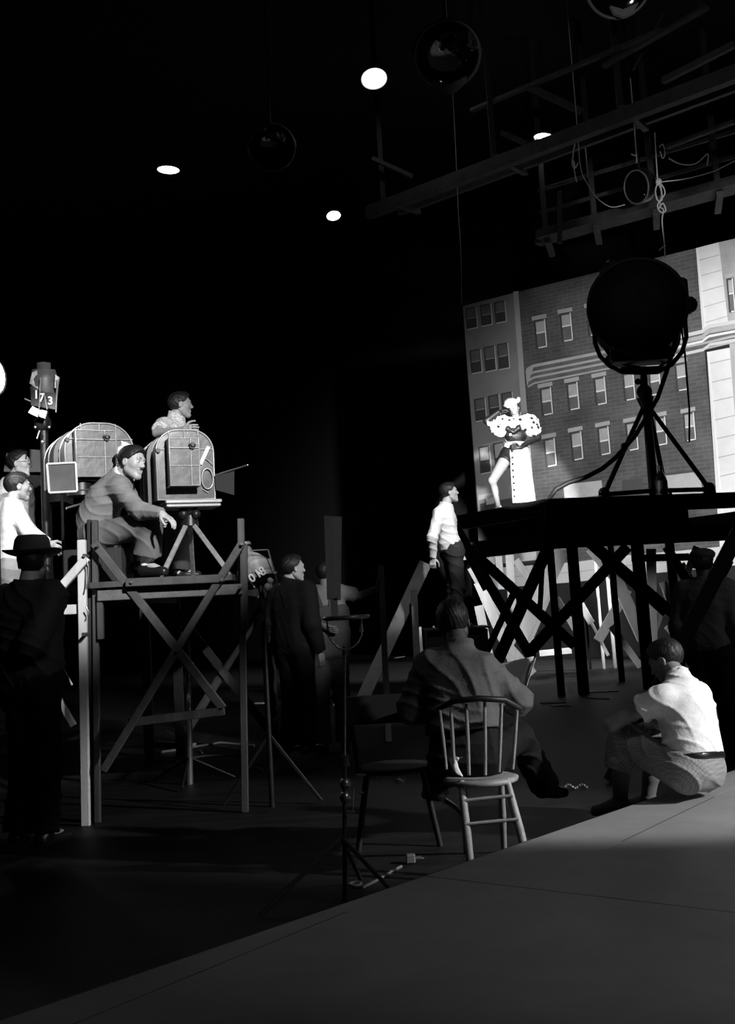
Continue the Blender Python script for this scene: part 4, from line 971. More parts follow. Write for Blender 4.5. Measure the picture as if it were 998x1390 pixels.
# ------------------------------------------------------------------ board on a ring stand, middle
rs = thing('ring_stand', V((at(467, 1210, 5.3).x, 5.3, 0)), 'tall thin metal stand topped by a small hoop tray in the dark centre', 'stand')
YR = 5.3; rc = at(470, 838, YR)
MB().ring(rc, (0, 0, 1), .105, .009, 36, 8).lathe(rc-V((0, 0, .012)), (0, 0, 1), [(.1, 0), (.1, .004), (.001, .004)], 30).build('hoop_tray', mat('tray_metal', .3, .3, .7), rs)
arm_ = MB()
arm_.tube([at(*p, YR-.03) for p in ((444, 842), (445, 862), (452, 872), (460, 880), (468, 882))], .005, 6).tube([at(*p, YR-.03) for p in ((491, 840), (491, 862), (486, 872), (478, 879), (468, 882))], .005, 6)
arm_.build('cradle', steel, rs)
MB().cone(at(491, 858, YR-.04), at(491, 848, YR-.04), .012, .006, 10).build('clamp', steel, rs)
MB().tube([at(468, 877, YR), at(468, 1030, YR)], .0065, 8).cone(at(468, 889, YR), at(468, 877, YR), .011, .011, 12).build('upper_rod', steel, rs)
b0 = at(467, 1206, YR); b0.z = 0
MB().tube([at(468, 1030, YR), b0], .011, 10).cone(at(468, 1040, YR), at(468, 1026, YR), .024, .02, 12).build('lower_tube', mat('dim_stand', .08, .4, .6), rs)
MB().bar(at(470, 1102, YR-.03), at(482, 1102, YR-.03), .012, .012).bar(at(479, 1102, YR-.03), at(480, 1070, YR-.03), .006, .006).bar(at(484, 1052, YR-.03), at(497, 1052, YR-.03), .01, .01).bar(at(486, 1076, YR-.03), at(494, 1076, YR-.03), .01, .01).ball(at(469, 1064, YR), .03, 8).ball(at(469, 1082, YR), .03, 8).build('crank', steel, rs)
for a in (80, 200, 320):
    d = V((math.cos(math.radians(a)), math.sin(math.radians(a)), 0)); MB().bar(b0+V((0, 0, .3)), b0+d*.4+V((0, 0, .01)), .02, .012).build('leg', mat('dim_stand'), rs)
o = MB().prism([at(440, 700, 5.42), at(464, 701.5, 5.42), at(462.5, 815, 5.42), at(444, 814, 5.42)], V((0, .015, 0))).box(at(454, 826, 5.43), (.035, .02, .1)).build('wooden_paddle', mat('paddle_wood', .35, .55, var=.35, scale=7, bump=.2, bscale=30, stretch=(1, 1, .2)), origin=at(454, 838, 5.42))
tag(o, 'tall narrow wooden board standing upright on the hoop tray', 'board')

# ------------------------------------------------------------------ windsor chair, newspaper and cloth
ch = thing('windsor_chair', V((at(655, 1055, 5.8).x, 5.8, 0)), 'worn spindle-back wooden chair under the newspaper reader', 'chair')
cwood = mat('worn_chair_wood', .30, .5, var=.3, scale=14, bump=.2, bscale=50)
cc = at(652, 1048, 5.82); cc.z = .44
MB().lathe(cc, (0, 0, 1), [(.001, -.018), (.15, -.018), (.19, -.005), (.195, .012), (.17, .02), (.05, .012), (.001, .012)], 40).build('seat', cwood, ch)
def sp(a, b, Ya, Yb, r, nm, m=cwood, ground=False):
    p, q = at(*a, Ya), at(*b, Yb)
    if ground: q.z = 0
    MB().tube([p, lerp(p, q, .5), q], [r*.85, r*1.1, r*.85], 10).build(nm, m, ch)
for a, b in (((633, 955), (637, 1052)), ((658, 948), (659, 1052)), ((681, 955), (677.5, 1048)), ((702, 964), (696, 1044)), ((612, 960), (617, 1050)), ((597, 964), (606, 1044))):
    sp(a, b, 5.66, 5.68, .0095, 'spindle')
rl = [at(x, y, Y) for x, y, Y in ((594, 962, 5.75), (615, 952, 5.66), (650, 948, 5.62), (685, 950, 5.66), (706, 962, 5.75))]
MB().tube(rl, .016, 10).build('crest_rail', mat('dark_chair_wood', .012, .5), ch)  # shade on the rail put into a near-black wood colour
sp((626, 1060), (640, 1172), 5.7, 5.55, .02, 'leg', ground=True); sp((688, 1058), (722, 1170), 5.7, 5.5, .02, 'leg', ground=True)
sp((630, 1056), (632, 1140), 5.95, 6.2, .018, 'leg', ground=True); sp((680, 1056), (684, 1150), 5.95, 6.15, .018, 'leg', ground=True)
sp((628, 1087), (696, 1080), 5.66, 5.64, .009, 'rung'); sp((631, 1119), (704, 1112), 5.62, 5.6, .009, 'rung')
# newspaper
nm_ = bpy.data.materials.new('printed_newspaper'); nm_.use_nodes = True; nt = nm_.node_tree; b_ = nt.nodes['Principled BSDF']; b_.inputs['Roughness'].default_value = .85
tc = nt.nodes.new('ShaderNodeTexCoord'); wv = nt.nodes.new('ShaderNodeTexWave'); wv.bands_direction = 'Z'; wv.inputs['Scale'].default_value = 38; wv.inputs['Distortion'].default_value = 2; wv.inputs['Detail Scale'].default_value = 9
nt.links.new(tc.outputs['Object'], wv.inputs[0]); mr = nt.nodes.new('ShaderNodeMapRange'); mr.inputs[3].default_value = .5; mr.inputs[4].default_value = .75
nt.links.new(wv.outputs['Color'], mr.inputs[0]); nt.links.new(mr.outputs[0], b_.inputs['Base Color'])
nwo = at(690, 935, 6.35); nw = thing('newspaper', nwo, 'open newspaper held up by the seated reader on the spindle-back chair', 'newspaper')
def sheet(c4, bow, name):
    m = MB(); N = 8; vs = []
    for j in range(N+1):
        for i in range(N+1):
            u, v = i/N, j/N; p = lerp(lerp(c4[0], c4[1], u), lerp(c4[3], c4[2], u), v); p = p+V((0, bow*math.sin(PI*u)*(1-.3*v), 0)); vs.append(p)
    m._add(vs, [(j*(N+1)+i, j*(N+1)+i+1, (j+1)*(N+1)+i+1, (j+1)*(N+1)+i) for j in range(N) for i in range(N)], 0, True)
    o = m.build(name, nm_, nw); md = o.modifiers.new('thickness', 'SOLIDIFY'); md.thickness = .003; return o
sheet([at(655, 908, 6.45), at(725, 891, 6.3), at(712, 935, 6.25), at(650, 965, 6.35)], .04, 'page')
sheet([at(727, 893, 6.25), at(722, 905, 6.38), at(706, 950, 6.34), at(714, 934, 6.22)], .02, 'folded_page')
sheet([at(600, 915, 6.5), at(656, 908, 6.45), at(650, 965, 6.35), at(598, 972, 6.4)], .03, 'page')
# white cloth on the chair
s_ = SDF(); s_.cap(at(616, 1033, 5.7), at(620, 1048, 5.66), .02, .012, .02); s_.cap(at(614, 1031, 5.7), at(628, 1028, 5.72), .008, .005, .015); s_.cap(at(620, 1046, 5.66), at(627, 1053, 5.66), .012, .006, .02)
v, f = s_.mesh(.004, noise=folds(.004, 200, 1)); tag(np_mesh('cloth', [(v, f, 0)], white_cloth, origin=at(619, 1052, 5.68)), 'crumpled white cloth hanging on the left rim of the chair seat', 'cloth')
# cloth beside the sitting man's head
s_ = SDF(); s_.cap(at(163, 612, 8.92), at(170, 603, 8.92), .03, .02, .02); s_.cap(at(168, 604, 8.92), at(178, 604, 8.92), .02, .008, .02); s_.cap(at(163, 612, 8.92), at(160, 628, 8.92), .022, .01, .02); s_.cap(at(168, 602, 8.92), at(165, 599, 8.92), .014, .006, .01)
v, f = s_.mesh(.005, noise=folds(.006, 160, 2)); tag(np_mesh('white_rag', [(v, f, 0)], white_cloth, origin=at(165, 612, 8.92)), 'white rag tied on the camera housing behind the sitting man\'s head', 'rag')
# second, almost hidden chair left of the reader
c2_ = thing('canvas_chair', V((at(535, 1060, 6.6).x, 6.6, 0)), 'dark folding canvas chair lost in shadow left of the spindle-back chair', 'chair')
dk = mat('dark_chair', .006, .6)
q = at(535, 1035, 6.6)
MB().lathe(V((q.x, 6.6, .42)), (0, 0, 1), [(.001, -.03), (.2, -.02), (.24, 0), (.2, .015), (.001, .01)], 28).build('seat', dk, c2_)
for dx, dy in ((-.2, -.18), (.2, -.18), (-.2, .18), (.2, .18)):
    MB().tube([V((q.x+dx*.8, 6.6+dy, .41)), V((q.x+dx*1.15, 6.6+dy*1.1, 0))], .018, 8).build('leg', dk, c2_)
for sg in (-1, 1): MB().tube([V((q.x+sg*.2, 6.4, .42)), V((q.x+sg*.25, 6.35, .85))], .016, 8).build('back_post', dk, c2_)
MB().bar(V((q.x-.27, 6.35, .78)), V((q.x+.27, 6.35, .78)), .16, .02).build('back_rest', dk, c2_)
# things on the floor
def floor_cable(pts, r, label, m=cable_m, z=None, name='floor_cable'):
    P = [hp(x, y, r) for x, y in pts]; tag(MB().tube(P, r, 6).build(name, m, origin=P[0]), label, 'cable')
floor_cable([(492, 1205), (510, 1196), (530, 1184), (545, 1176)], .008, 'thin cord lying on the floor leading to the plug box', mat('dim_cord', .16, .6))
pb_ = hp(558, 1172, 0); pbx = thing('plug_box', pb_, 'small metal plug box lying on the floor by the low platform', 'plug')
MB().box(pb_+V((0, 0, .025)), (.05, .05, .045), bev=.006).build('box_body', mat('dull_box', .25, .4, .4), pbx)
MB().tube([pb_+V((.025, 0, .025)), pb_+V((.07, .01, .02))], .006, 6).tube([pb_+V((.03, 0.005, .025)), pb_+V((.055, .007, .025))], .01, 8).build('prong', steel, pbx)
MB().ring(hp(482, 1200, .02), (0, 0, 1), .03, .008, 18, 6).build('cable_coil', mat('dim_cord')); tag(SC.objects['cable_coil'], 'small ring of cord on the floor at the foot of the thin stand', 'cable')
rope_pts = [hp(758+i*3.2, 1068+2.5*math.sin(i*1.1)-.05*i, .02) for i in range(13)]
o = MB()
for p in rope_pts: o.ball(p, .012, 8)
tag(o.build('chain', steel, origin=rope_pts[0]), 'bright beaded chain lying on the floor near the reader\'s shoe', 'chain')
for i, (a, b, lb) in enumerate((((497, 1052), (512, 1054), 'short bright cable glint on the floor right of the thin stand'), ((536, 1060), (548, 1061), 'tiny bright clip on the floor below the dark canvas chair'),
                               ((340, 1043), (358, 1046), 'small pale object on the floor below the dark-suited man'), ((268, 1018), (275, 1022), 'tiny bright fitting on the floor below the scaffold'))):
    p, q = hp(*a, .015), hp(*b, .015); tag(MB().tube([p, lerp(p, q, .5)+V((0, 0, .01)), q], [.008, .014, .006], 6).build('cable_clip', steel, origin=p), lb, 'clip')
floor_cable([(605, 1085), (620, 1095), (632, 1110), (636, 1128)], .01, 'curved cable beside the left leg of the spindle-back chair', mat('dim_cord'))
floor_cable([(190, 1025), (240, 1018), (300, 1008), (345, 1012)], .015, 'floor cable snaking under the dark scaffold', mat('dim_cord'))
floor_cable([(200, 1030), (235, 1033), (280, 1026), (330, 1024)], .012, 'second floor cable lying in front of the snaking one', mat('dim_cord'))
# tripod and pipe stands under the scaffold
o = thing('light_stand', V((at(257, 1000, 9.3).x, 9.3, 0)), 'grey pipe stand glimpsed below the scaffold deck', 'stand')
b = at(256, 1030, 9.3); b.z = 0
MB().tube([at(256, 870, 9.3), b], [.018, .03], 10).build('pole', mat('pipe_grey', .3, .35, .6), o)
for a in (20, 150, 270):
    d = V((math.cos(math.radians(a)), math.sin(math.radians(a)), 0)); MB().tube([b+V((0, 0, .22)), b+d*.38+V((0, 0, .02))], .014, 8).build('leg', iron, o)
tag(MB().bar(hp(212, 1008, .03), hp(262, 1011, .03), .1, .03, V((0, 0, 1))).build('pale_plank', wfar, origin=hp(212, 1008, 0)), 'pale plank lying on the floor behind the dark scaffold', 'plank')
tag(MB().tube([hp(222, 990, .35), hp(243, 1003, .1)], .012, 8).build('short_pipe', steel, origin=hp(243, 1003, 0)), 'short bright pipe leaning under the dark scaffold', 'pipe')
cr = at(610, 853, 13.2)
# crate the man in the white sweater stands on is added with him
# ------------------------------------------------------------------ the people
def jj(d): return {k: (at(*p) if len(p) == 3 else p) for k, p in d.items()}
fab = lambda n, g, **k: mat(n, g, .85, var=.12, scale=18, bump=k.get('b', .25), bscale=k.get('bs', 90), spec=.25)
sweater = fab('grey_sweater', .20); flannel = fab('grey_flannel', .125, bs=140); darksuit = fab('dark_suit', .006); whitesh = fab('white_shirt', .82); darktr = fab('dark_trousers', .045)
# man in sweater sitting on the scaffold
J = jj(dict(head=(179, 628, 7.97), neck=(161, 648, 8.03), shR=(161, 663, 7.86), elR=(190, 694, 7.72), wrR=(218, 697, 7.62), shL=(167, 659, 8.2), elL=(188, 700, 8.25), wrL=(214, 706, 8.1),
            chest=(144, 675, 8.03), waist=(130, 702, 8.05), pelvis=(130, 727, 8.05), hipR=(137, 727, 7.94), hipL=(138, 725, 8.16), knR=(206, 707, 7.82), anR=(199, 766, 7.9), toR=(222, 776, 7.82),
            knL=(205, 716, 8.2), anL=(189, 764, 8.25), toL=(212, 775, 8.3)))
J['hf'] = V((1, -.5, -.2)); J['hu'] = V((.18, 0, 1)); J['hdR'] = V((.75, -.2, -.5)); J['hnR'] = V((-.4, .2, -.9)); J['htR'] = V((0, -1, 0))
pA = person('person', 'man in grey sweater sitting on the scaffold edge, elbow on knee, looking at the stage', J, top=sweater, bottom=flannel, shoes=leather, ho=dict(moustache=1, topname='sweater'), h=.007, sl=1.08, legcut=.78, bell=.11, hem=1.1, curl=.45, fold=.009)
s_ = SDF(); nk = nz(J['head']-J['neck']); s_.cap(J['neck']+V((.01,0,0)), J['head'], .076, .07, .01, [(tuple(J['neck']+nk*.058), tuple(nk)), (tuple(J['neck']+nk*.022), tuple(-nk))])
v, f = s_.mesh(.005); np_mesh('collar', [(v, f, 0)], whitesh, pA)
s_ = SDF(); s_.cap(lerp(J['knR'], J['anR'], .74), J['anR'], .05, .045, .01); v, f = s_.mesh(.006, noise=folds(.003, 140)); np_mesh('sock', [(v, f, 0)], whitesh, pA)
# cameraman leaning on the tape-marked camera
J = standing(245, 550, 10.2, 35, lean=.08, lookyaw=15)
J['elR'] = at(213, 588, 9.75); J['wrR'] = at(250, 583, 9.5); J['shR'] = at(222, 578, 10.0); J['neck'] = at(238, 566, 10.2)
pB = person('person', 'dark-haired man in a pale patterned shirt leaning over the tape-marked camera', J, top=mat('patterned_shirt', .6, .85, var=.6, scale=55, bump=.2), bottom=darktr, shoes=leather, sleeves='short', sl=.55, h=.009)
# man in profile with glasses, left
J = standing(26, 630, 10.05, -10, lookyaw=0)
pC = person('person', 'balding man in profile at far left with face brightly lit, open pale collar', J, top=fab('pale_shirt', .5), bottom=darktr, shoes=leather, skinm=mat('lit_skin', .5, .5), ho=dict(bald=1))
gl_ = MB(); F, L_h, U = head_frame(J['hf']); hc = J['head']
for sg in (1, -1): gl_.tube([hc+F*.0+L_h*.082*sg+U*.01, hc+F*.09+L_h*.06*sg+U*.018], .003, 5); gl_.ring(hc+F*.1+L_h*.033*sg+U*.008, F, .02, .0014, 18, 5)
gl_.build('eyeglasses', steel, pC)
# man in bright white shirt, left
J = standing(24, 661, 9.4, 40, lean=.12, lookyaw=30)
J['elR'] = at(40, 722, 9.15); J['wrR'] = at(66, 738, 9.2); J['shR'] = at(20, 692, 9.25)
pF = person('person', 'man in glaring white shirt seen from behind, above the fedora', J, top=whitesh, bottom=fab('check_trousers', .3), shoes=leather)
# man in fedora, nearest left
J = standing(44, 764, 6.6, 65, sc=1.0, lookyaw=92)
J['elR'] = at(44, 872, 6.35); J['wrR'] = at(52, 905, 6.6)
pH = person('person', 'man in dark fedora and dark jacket standing at lower left with his back turned', J, top=mat('dark_jacket', .03, .8, var=.1, scale=20, bump=.2), bottom=darksuit, shoes=leather, hem=2.2, thick=.012, ho=dict(topname='jacket'), fold=.014)
F, L_h, U = head_frame(J['hf'], (0, 0, 1)); hc = J['head']; hatm = mat('felt_hat', .045, .8, bump=.1)
ht_ = MB(); b0_ = hc+U*.045; vs = []
ht_.lathe(b0_, U, [(.1, 0), (.15, .0), (.17, .008), (.172, .012), (.15, .012), (.11, .012), (.108, .05), (.1, .095), (.085, .118), (.05, .122), (.001, .105)], 36)
ho_ = ht_.build('hat', hatm, pH)
for vtx in ho_.data.vertices:
    q = vtx.co-(b0_-base(pH)); u, w = q.dot(F), q.dot(L_h)
    if q.length > .13 and q.dot(U) < .03: vtx.co += U*(.02*(w/.17)**2-.015*(u/.17))
    vtx.co += F*(u*.12)
MB().lathe(b0_+U*.012, U, [(.1105, 0), (.1095, .03)], 36).build('hat_band', mat('hat_band', .012, .5), pH)
# dark-suited man in the middle
J = standing(398, 772, 10.0, 55, lookyaw=28)
J['neck'] = at(391, 790, 10.0)
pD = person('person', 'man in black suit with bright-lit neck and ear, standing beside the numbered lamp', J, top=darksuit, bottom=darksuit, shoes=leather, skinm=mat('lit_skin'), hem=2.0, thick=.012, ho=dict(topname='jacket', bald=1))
# man in overalls with outstretched arm
J = standing(441, 779, 11.0, 95, sc=1.055, lookyaw=80)
J['shR'] = at(461, 803, 11); J['elR'] = at(487, 809, 11.1); J['wrR'] = at(511, 799, 11.2); J['shL'] = at(419, 806, 11); J['elL'] = at(421, 842, 10.9); J['wrL'] = at(440, 850, 10.8); J['hdR'] = V((.5, .2, .8))
pE = person('person', 'man in dark overalls and light shirt resting his outstretched arm on an upright timber', J, top=fab('light_work_shirt', .25), bottom=fab('denim_overalls', .08), shoes=leather, sleeves='short', sl=.8, skinm=skin_dark, curl=.3, hem=.6)
G = SDF(); lt0 = nz(J['shL']-J['shR'])
G.cap(J['chest']+lt0*.07-V((0, 0, .04)), J['chest']-lt0*.07-V((0, 0, .04)), .155, None, .06, [(tuple(J['chest']+V((0, 0, .05))), (0, 0, 1))]); G.cap(J['waist']+lt0*.07, J['waist']-lt0*.07, .155, None, .06); G.cap(J['pelvis']+lt0*.07, J['pelvis']-lt0*.07, .142, None, .06)
v, f = G.mesh(.01, noise=folds(.005, 70, 1)); np_mesh('overall_bib', [(v, f, 0)], MATS['denim_overalls'], pE)
st_ = MB(); bkp = lerp(J['shL'], J['shR'], .5)
for sg in (.28, .72):
    st_ = MB(); a = lerp(J['shL'], J['shR'], sg); st_.bar(a+V((0, -.03, .085)), a+V((0, -.125, -.0)), .035, .006); st_.bar(a+V((0, -.125, .0)), J['chest']+(a-bkp)*.6+V((0, -.14, .03)), .035, .006); st_.build('overall_strap', MATS['denim_overalls'], pE)

# man in white sweater watching the performer
J = standing(609.5, 669, 13.2, 12, lookyaw=8, pitch=8, lean=-.03)
J['shR'] = at(597, 697, 13.05); J['elR'] = at(587, 730, 12.95); J['wrR'] = at(588, 757, 13.05); J['hdR'] = V((-.1, 0, -1)); J['chest'] = at(605, 708, 13.2); J['waist'] = at(608, 735, 13.2)
feetz = min(J['anL'].z, J['anR'].z)-.08
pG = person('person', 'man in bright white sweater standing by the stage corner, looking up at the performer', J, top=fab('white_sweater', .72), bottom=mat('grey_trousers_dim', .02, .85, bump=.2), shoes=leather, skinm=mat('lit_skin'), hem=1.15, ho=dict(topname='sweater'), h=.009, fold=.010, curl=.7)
ft = (J['anL']+J['anR'])/2
crt = thing('wooden_crate', V((ft.x, ft.y, 0)), 'dark wooden crate under the feet of the man in the white sweater', 'crate')
MB().box((ft.x, ft.y, feetz/2), (.7, .7, feetz)).build('crate_body', black, crt)
MB().box((ft.x, ft.y, feetz+.02), (.76, .76, .02)).build('crate_lid', black, crt)
# newspaper reader
J = jj(dict(head=(616, 846, 6.1), neck=(623, 884, 6.0), chest=(625, 932, 5.98), waist=(629, 985, 5.96), pelvis=(634, 1026, 5.93), shR=(657, 910, 5.95), elR=(702, 950, 5.98), wrR=(696, 956, 6.26),
            shL=(583, 905, 6.03), elL=(560, 962, 6.05), wrL=(602, 965, 6.36), hipR=(655, 1030, 5.95), hipL=(613, 1030, 5.97), knR=(706, 1000, 6.4), anR=(739, 1064, 6.75), toR=(764, 1076, 6.85),
            knL=(612, 1002, 6.42), anL=(592, 1068, 6.6), toL=(580, 1078, 6.75)))
J['hf'] = V((.15, 1, -.3)); J['hu'] = V((-.1, .2, 1)); J['hdR'] = V((-.3, .8, .4)); J['hnR'] = V((-1, 0, 0)); J['htR'] = V((0, 0, 1))
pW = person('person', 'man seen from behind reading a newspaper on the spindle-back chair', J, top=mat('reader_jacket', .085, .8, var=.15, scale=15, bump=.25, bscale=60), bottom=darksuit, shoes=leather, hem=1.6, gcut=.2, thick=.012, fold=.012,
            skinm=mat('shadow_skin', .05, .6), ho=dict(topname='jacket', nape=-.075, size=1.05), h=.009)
s_ = SDF(); nk = nz(V((-.12, .12, 1))); nb = at(622, 885, 6.0); s_.cap(nb-nk*.02, nb+nk*.06, .071, .067, .01, [(tuple(nb+nk*.042), tuple(nk)), (tuple(nb+nk*.0), tuple(-nk))])
v, f = s_.mesh(.005); np_mesh('collar', [(v, f, 0)], mat('reader_collar', .45, .8), pW)
# man in white shirt sitting on the platform edge
J = jj(dict(head=(905, 897, 6.55), neck=(924, 925, 6.42), chest=(932, 962, 6.33), waist=(939, 1004, 6.28), pelvis=(946, 1043, 6.25), shL=(899, 948, 6.24), elL=(829, 984, 6.38), wrL=(862, 992, 6.65),
            shR=(950, 944, 6.58), elR=(892, 984, 6.9), wrR=(862, 990, 6.85), hipL=(926, 1046, 6.17), hipR=(955, 1044, 6.36), knL=(845, 1003, 6.48), anL=(842, 1086, 6.58), toL=(810, 1101, 6.7),
            knR=(890, 1010, 6.85), anR=(880, 1082, 6.9), toR=(855, 1092, 7.0)))
J['hf'] = V((-.7, .5, -.45)); J['hu'] = V((-.4, .4, 1))
check = bpy.data.materials.new('checked_wool'); check.use_nodes = True; nt = check.node_tree; b_ = nt.nodes['Principled BSDF']; b_.inputs['Roughness'].default_value = .85
tc = nt.nodes.new('ShaderNodeTexCoord'); ck = nt.nodes.new('ShaderNodeTexChecker'); ck.inputs['Scale'].default_value = 75; ck.inputs['Color1'].default_value = (.2, .2, .2, 1); ck.inputs['Color2'].default_value = (.3, .3, .3, 1)
nt.links.new(tc.outputs['Object'], ck.inputs[0]); nt.links.new(ck.outputs[0], b_.inputs['Base Color'])
pR = person('person', 'man in white shirt and checked knickerbockers sitting hunched on the platform edge', J, top=whitesh, bottom=check, shoes=mat('two_tone_shoe', .12, .4), sleeves='short', sl=.42, h=.007, skinm=skin_dark, legcut=.40, bell=.105, hem=.55, fold=.011, ho=dict(nape=-.05))
s_ = SDF(); bl0 = lerp(J['waist'], J['pelvis'], .62); bn = nz(J['pelvis']-J['waist']); lp2 = nz(J['hipL']-J['hipR'])
s_.cap(bl0+lp2*.06, bl0-lp2*.06, .138, None, .02, [(tuple(bl0+bn*.018), tuple(bn)), (tuple(bl0-bn*.018), tuple(-bn))]); v, f = s_.mesh(.007); np_mesh('belt', [(v, f, 0)], leather, pR)
for q in 'LR':
    s_ = SDF(); s_.cap(lerp(J['kn'+q], J['an'+q], .25), lerp(J['kn'+q], J['an'+q], .6), .058, .05, .03); s_.cap(lerp(J['kn'+q], J['an'+q], .6), J['an'+q], .05, .042, .02); v, f = s_.mesh(.007)
    np_mesh('stocking', [(v, f, 0)], mat('grey_stocking', .14, .85, bump=.2, bscale=150), pR)
s_ = SDF(); nk = nz(J['head']-J['neck']); s_.cap(J['neck'], J['head'], .072, .07, .01, [(tuple(J['neck']+nk*.055), tuple(nk)), (tuple(J['neck']+nk*.02), tuple(-nk))]); v, f = s_.mesh(.006); np_mesh('collar', [(v, f, 0)], whitesh, pR)
# capped man at right, behind the slanting plank
J = standing(955, 766, 9.2, 60)
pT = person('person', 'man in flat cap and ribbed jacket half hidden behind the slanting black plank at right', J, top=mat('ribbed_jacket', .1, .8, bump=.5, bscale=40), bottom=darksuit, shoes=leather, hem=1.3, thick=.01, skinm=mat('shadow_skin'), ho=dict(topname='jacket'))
F, L_h, U = head_frame(J['hf'], (0, 0, 1)); s_ = SDF(); R3 = (F, L_h, U)
s_.ell(J['head']+U*.08-F*.005, (.125, .105, .055), R3, .02); s_.ell(J['head']+U*.065+F*.11, (.06, .075, .012), R3, .02); v, f = s_.mesh(.007); np_mesh('cap', [(v, f, 0)], mat('cap_cloth', .05, .85), pT)

# ------------------------------------------------------------------ the performer
YW = 16.65
J = jj({k: (x, y, YW+d) for k, (x, y, d) in dict(head=(698, 554, 0), neck=(701, 569.5, .03), shL=(714, 575, .02), shR=(687, 574, 0), elL=(730, 594, -.05), wrL=(706, 607, -.2), elR=(661, 571, -.12), wrR=(677, 559, -.2),
     chest=(700, 584, .02), waist=(700, 600, .02), pelvis=(697, 616, .04), hipR=(690, 618, .02), hipL=(705, 618, .05), knR=(669, 652, -.25), anR=(677, 688, -.1), toR=(669, 695, -.25), knL=(702, 652, 0), anL=(703, 688, .1), toL=(704, 693, -.1)).items()})
J['hf'] = V((-.25, -1, .03)); J['hu'] = V((-.15, 0, 1)); J['hdL'] = V((-1, -.1, .1)); J['hnL'] = V((0, 1, -.2)); J['htL'] = V((0, 0, 1)); J['hdR'] = V((.9, -.1, .25)); J['hnR'] = V((0, .3, -1)); J['htR'] = V((0, -1, 0))
pS = person('person', 'woman performer in polka-dot puffed sleeves, white hat and long buttoned skirt posing on the stage', J, sc=.95, skinm=skin_light, hair='curly', shoes=mat('pale_shoe', .6, .5), ho=dict(far=1, size=1.0, nape=-.1, vol=.018), curl=.5, h=.01, thigh=1.25)
glove = mat('black_glove', .008, .5)
for q in 'LR':
    parts = []
    G = SDF(); a, b = J['el'+q], J['wr'+q]; u = lerp(J['el'+q], J['sh'+q], .12); G.cap(u, a, .056, .054, .02); G.cap(a, b, .054, .034, .02); v, f = G.mesh(.009); parts.append((v, f, 0))
    lat = nz(J['shL']-J['shR']); v, f = hand_sdf(b, J['hd'+q], J['hn'+q], J['ht'+q], .5, 1.02, fr=.0115); parts.append((v, f, 0))
    np_mesh('long_glove', parts, glove, pS)
pk_ = bpy.data.materials.new('polka_dot_cloth'); pk_.use_nodes = True; nt = pk_.node_tree; b_ = nt.nodes['Principled BSDF']; b_.inputs['Roughness'].default_value = .8
tc = nt.nodes.new('ShaderNodeTexCoord'); vo = nt.nodes.new('ShaderNodeTexVoronoi'); vo.inputs['Scale'].default_value = 11; vo.inputs['Randomness'].default_value = .55; nt.links.new(tc.outputs['Object'], vo.inputs['Vector'])
cr_ = nt.nodes.new('ShaderNodeValToRGB'); cr_.color_ramp.interpolation = 'CONSTANT'; cr_.color_ramp.elements[0].color = (.01, .01, .01, 1); cr_.color_ramp.elements[1].position = .3; cr_.color_ramp.elements[1].color = (.85, .85, .85, 1)
nt.links.new(vo.outputs['Distance'], cr_.inputs[0]); nt.links.new(cr_.outputs[0], b_.inputs['Base Color'])
G = SDF()
G.ell(at(717, 576, YW), (.17, .15, .16), None, .05); G.ell(at(724, 584, YW-.05), (.12, .12, .1), None, .05); G.ell(at(683, 575, YW), (.13, .13, .13), None, .05); G.ell(at(675, 580, YW-.1), (.1, .1, .11), None, .05)
G.cap(at(662, 572, YW-.14), at(680, 588, YW-.08), .03, .07, .04); G.cap(at(690, 576, YW-.05), at(712, 576, YW-.05), .09, .1, .05)
v, f = G.mesh(.011, noise=lambda x, y, z: .014*np.sin(55*x+4*np.sin(20*z))*np.sin(40*z+30*y)); np_mesh('polka_dot_sleeves', [(v, f, 0)], pk_, pS)
G = SDF(); G.cap(at(695, 588, YW-.03), at(705, 590, YW-.03), .115, .115, .05, [(tuple(at(700, 599, YW)), (0, 0, -1))]); G.cap(at(697, 594, YW-.02), at(703, 594, YW-.02), .115, .115, .05, [(tuple(at(700, 600, YW)), (0, 0, -1))])
G.cap(at(690, 582, YW-.15), at(697, 587, YW-.16), .05, .02, .02); G.cap(at(704, 581, YW-.15), at(697, 587, YW-.16), .05, .02, .02); v, f = G.mesh(.01, noise=folds(.006, 90)); np_mesh('black_bodice', [(v, f, 0)], glove, pS)
MB().ball(at(693, 590, YW-.2), .022, 10).ball(at(706, 604, YW-.2), .022, 10).build('brooch', white_cloth, pS)
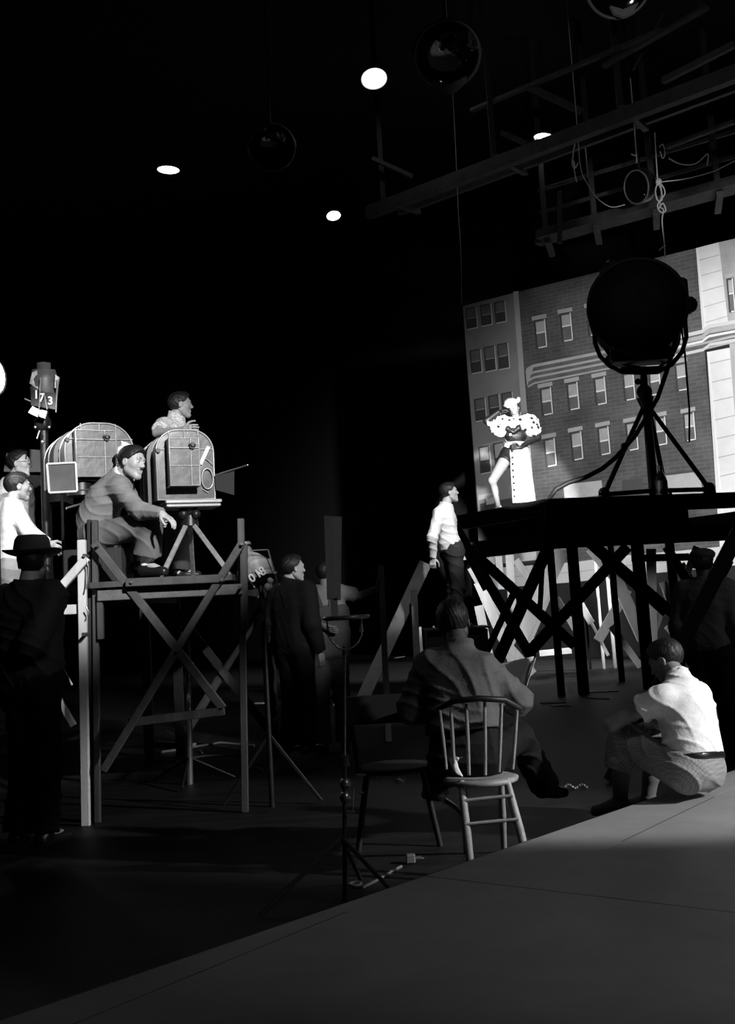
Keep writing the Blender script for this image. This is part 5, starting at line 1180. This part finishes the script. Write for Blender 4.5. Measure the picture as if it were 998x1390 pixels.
G = SDF(); G.cap(J['pelvis']+V((.05, 0, 0)), J['pelvis']-V((.05, 0, 0)), .135, None, .05); 
for q in 'LR': G.cap(J['hip'+q], lerp(J['hip'+q], J['kn'+q], .35), .125, .118, .05, [cutat(J['hip'+q], J['kn'+q], .28)])
v, f = G.mesh(.01); np_mesh('black_shorts', [(v, f, 0)], glove, pS)
# skirt: open on her right so the bare leg shows
def loft(rings, name, m, parent, thick=.012):
    n = len(rings[0]); mb = MB(); vs = [p for r_ in rings for p in r_]
    mb._add(vs, [(j*n+i, j*n+i+1, (j+1)*n+i+1, (j+1)*n+i) for j in range(len(rings)-1) for i in range(n-1)], 0, True)
    o = mb.build(name, m, parent); md = o.modifiers.new('thickness', 'SOLIDIFY'); md.thickness = thick; return o
rings = []; front = []
for j in range(19):
    t = j/18; yy = 597+(684-597)*t; cxp = 699+6*t; rr = .125+.065*min(1, t*5)+.055*t; cen = at(cxp, yy, YW+.05)
    open_a = -PI*.68+.05*t; R_ = []; gap = 0 if t < .12 else min(2.3, (t-.12)*9)
    for i in range(34):
        a = open_a+(2*PI-gap)*i/33; w = 1+.05*math.sin(a*9)*t
        R_.append(cen+V((math.cos(a)*rr*w*1.0, math.sin(a)*rr*w*.95, 0)))
    rings.append(R_); front.append(R_[0])
skm = mat('white_skirt', .85, .75)
loft(rings, 'long_skirt', skm, pS)
bt = MB()
for k in range(8):
    t = .2+.1*k; i = min(17, int(t*18)); p = lerp(front[i], front[i+1], t*18-i); bt.ball(p+V((.03, -.02, 0)), .024, 10)
bt.build('skirt_buttons', glove, pS)
F, L_h, U = head_frame(J['hf'], J['hu']); s_ = SDF(); R3 = (F, L_h, U); hc = J['head']
s_.ell(hc+U*.085-L_h*.03+F*.01, (.11, .105, .085), R3, .02); s_.ell(hc+U*.06-L_h*.03+F*.03, (.13, .125, .012), R3, .02); s_.cap(hc+U*.1+L_h*.09+F*.03, hc+U*.12+L_h*.1+F*.03, .035, .03, .01)
v, f = s_.mesh(.009); np_mesh('white_hat', [(v, f, 0)], skm, pS)
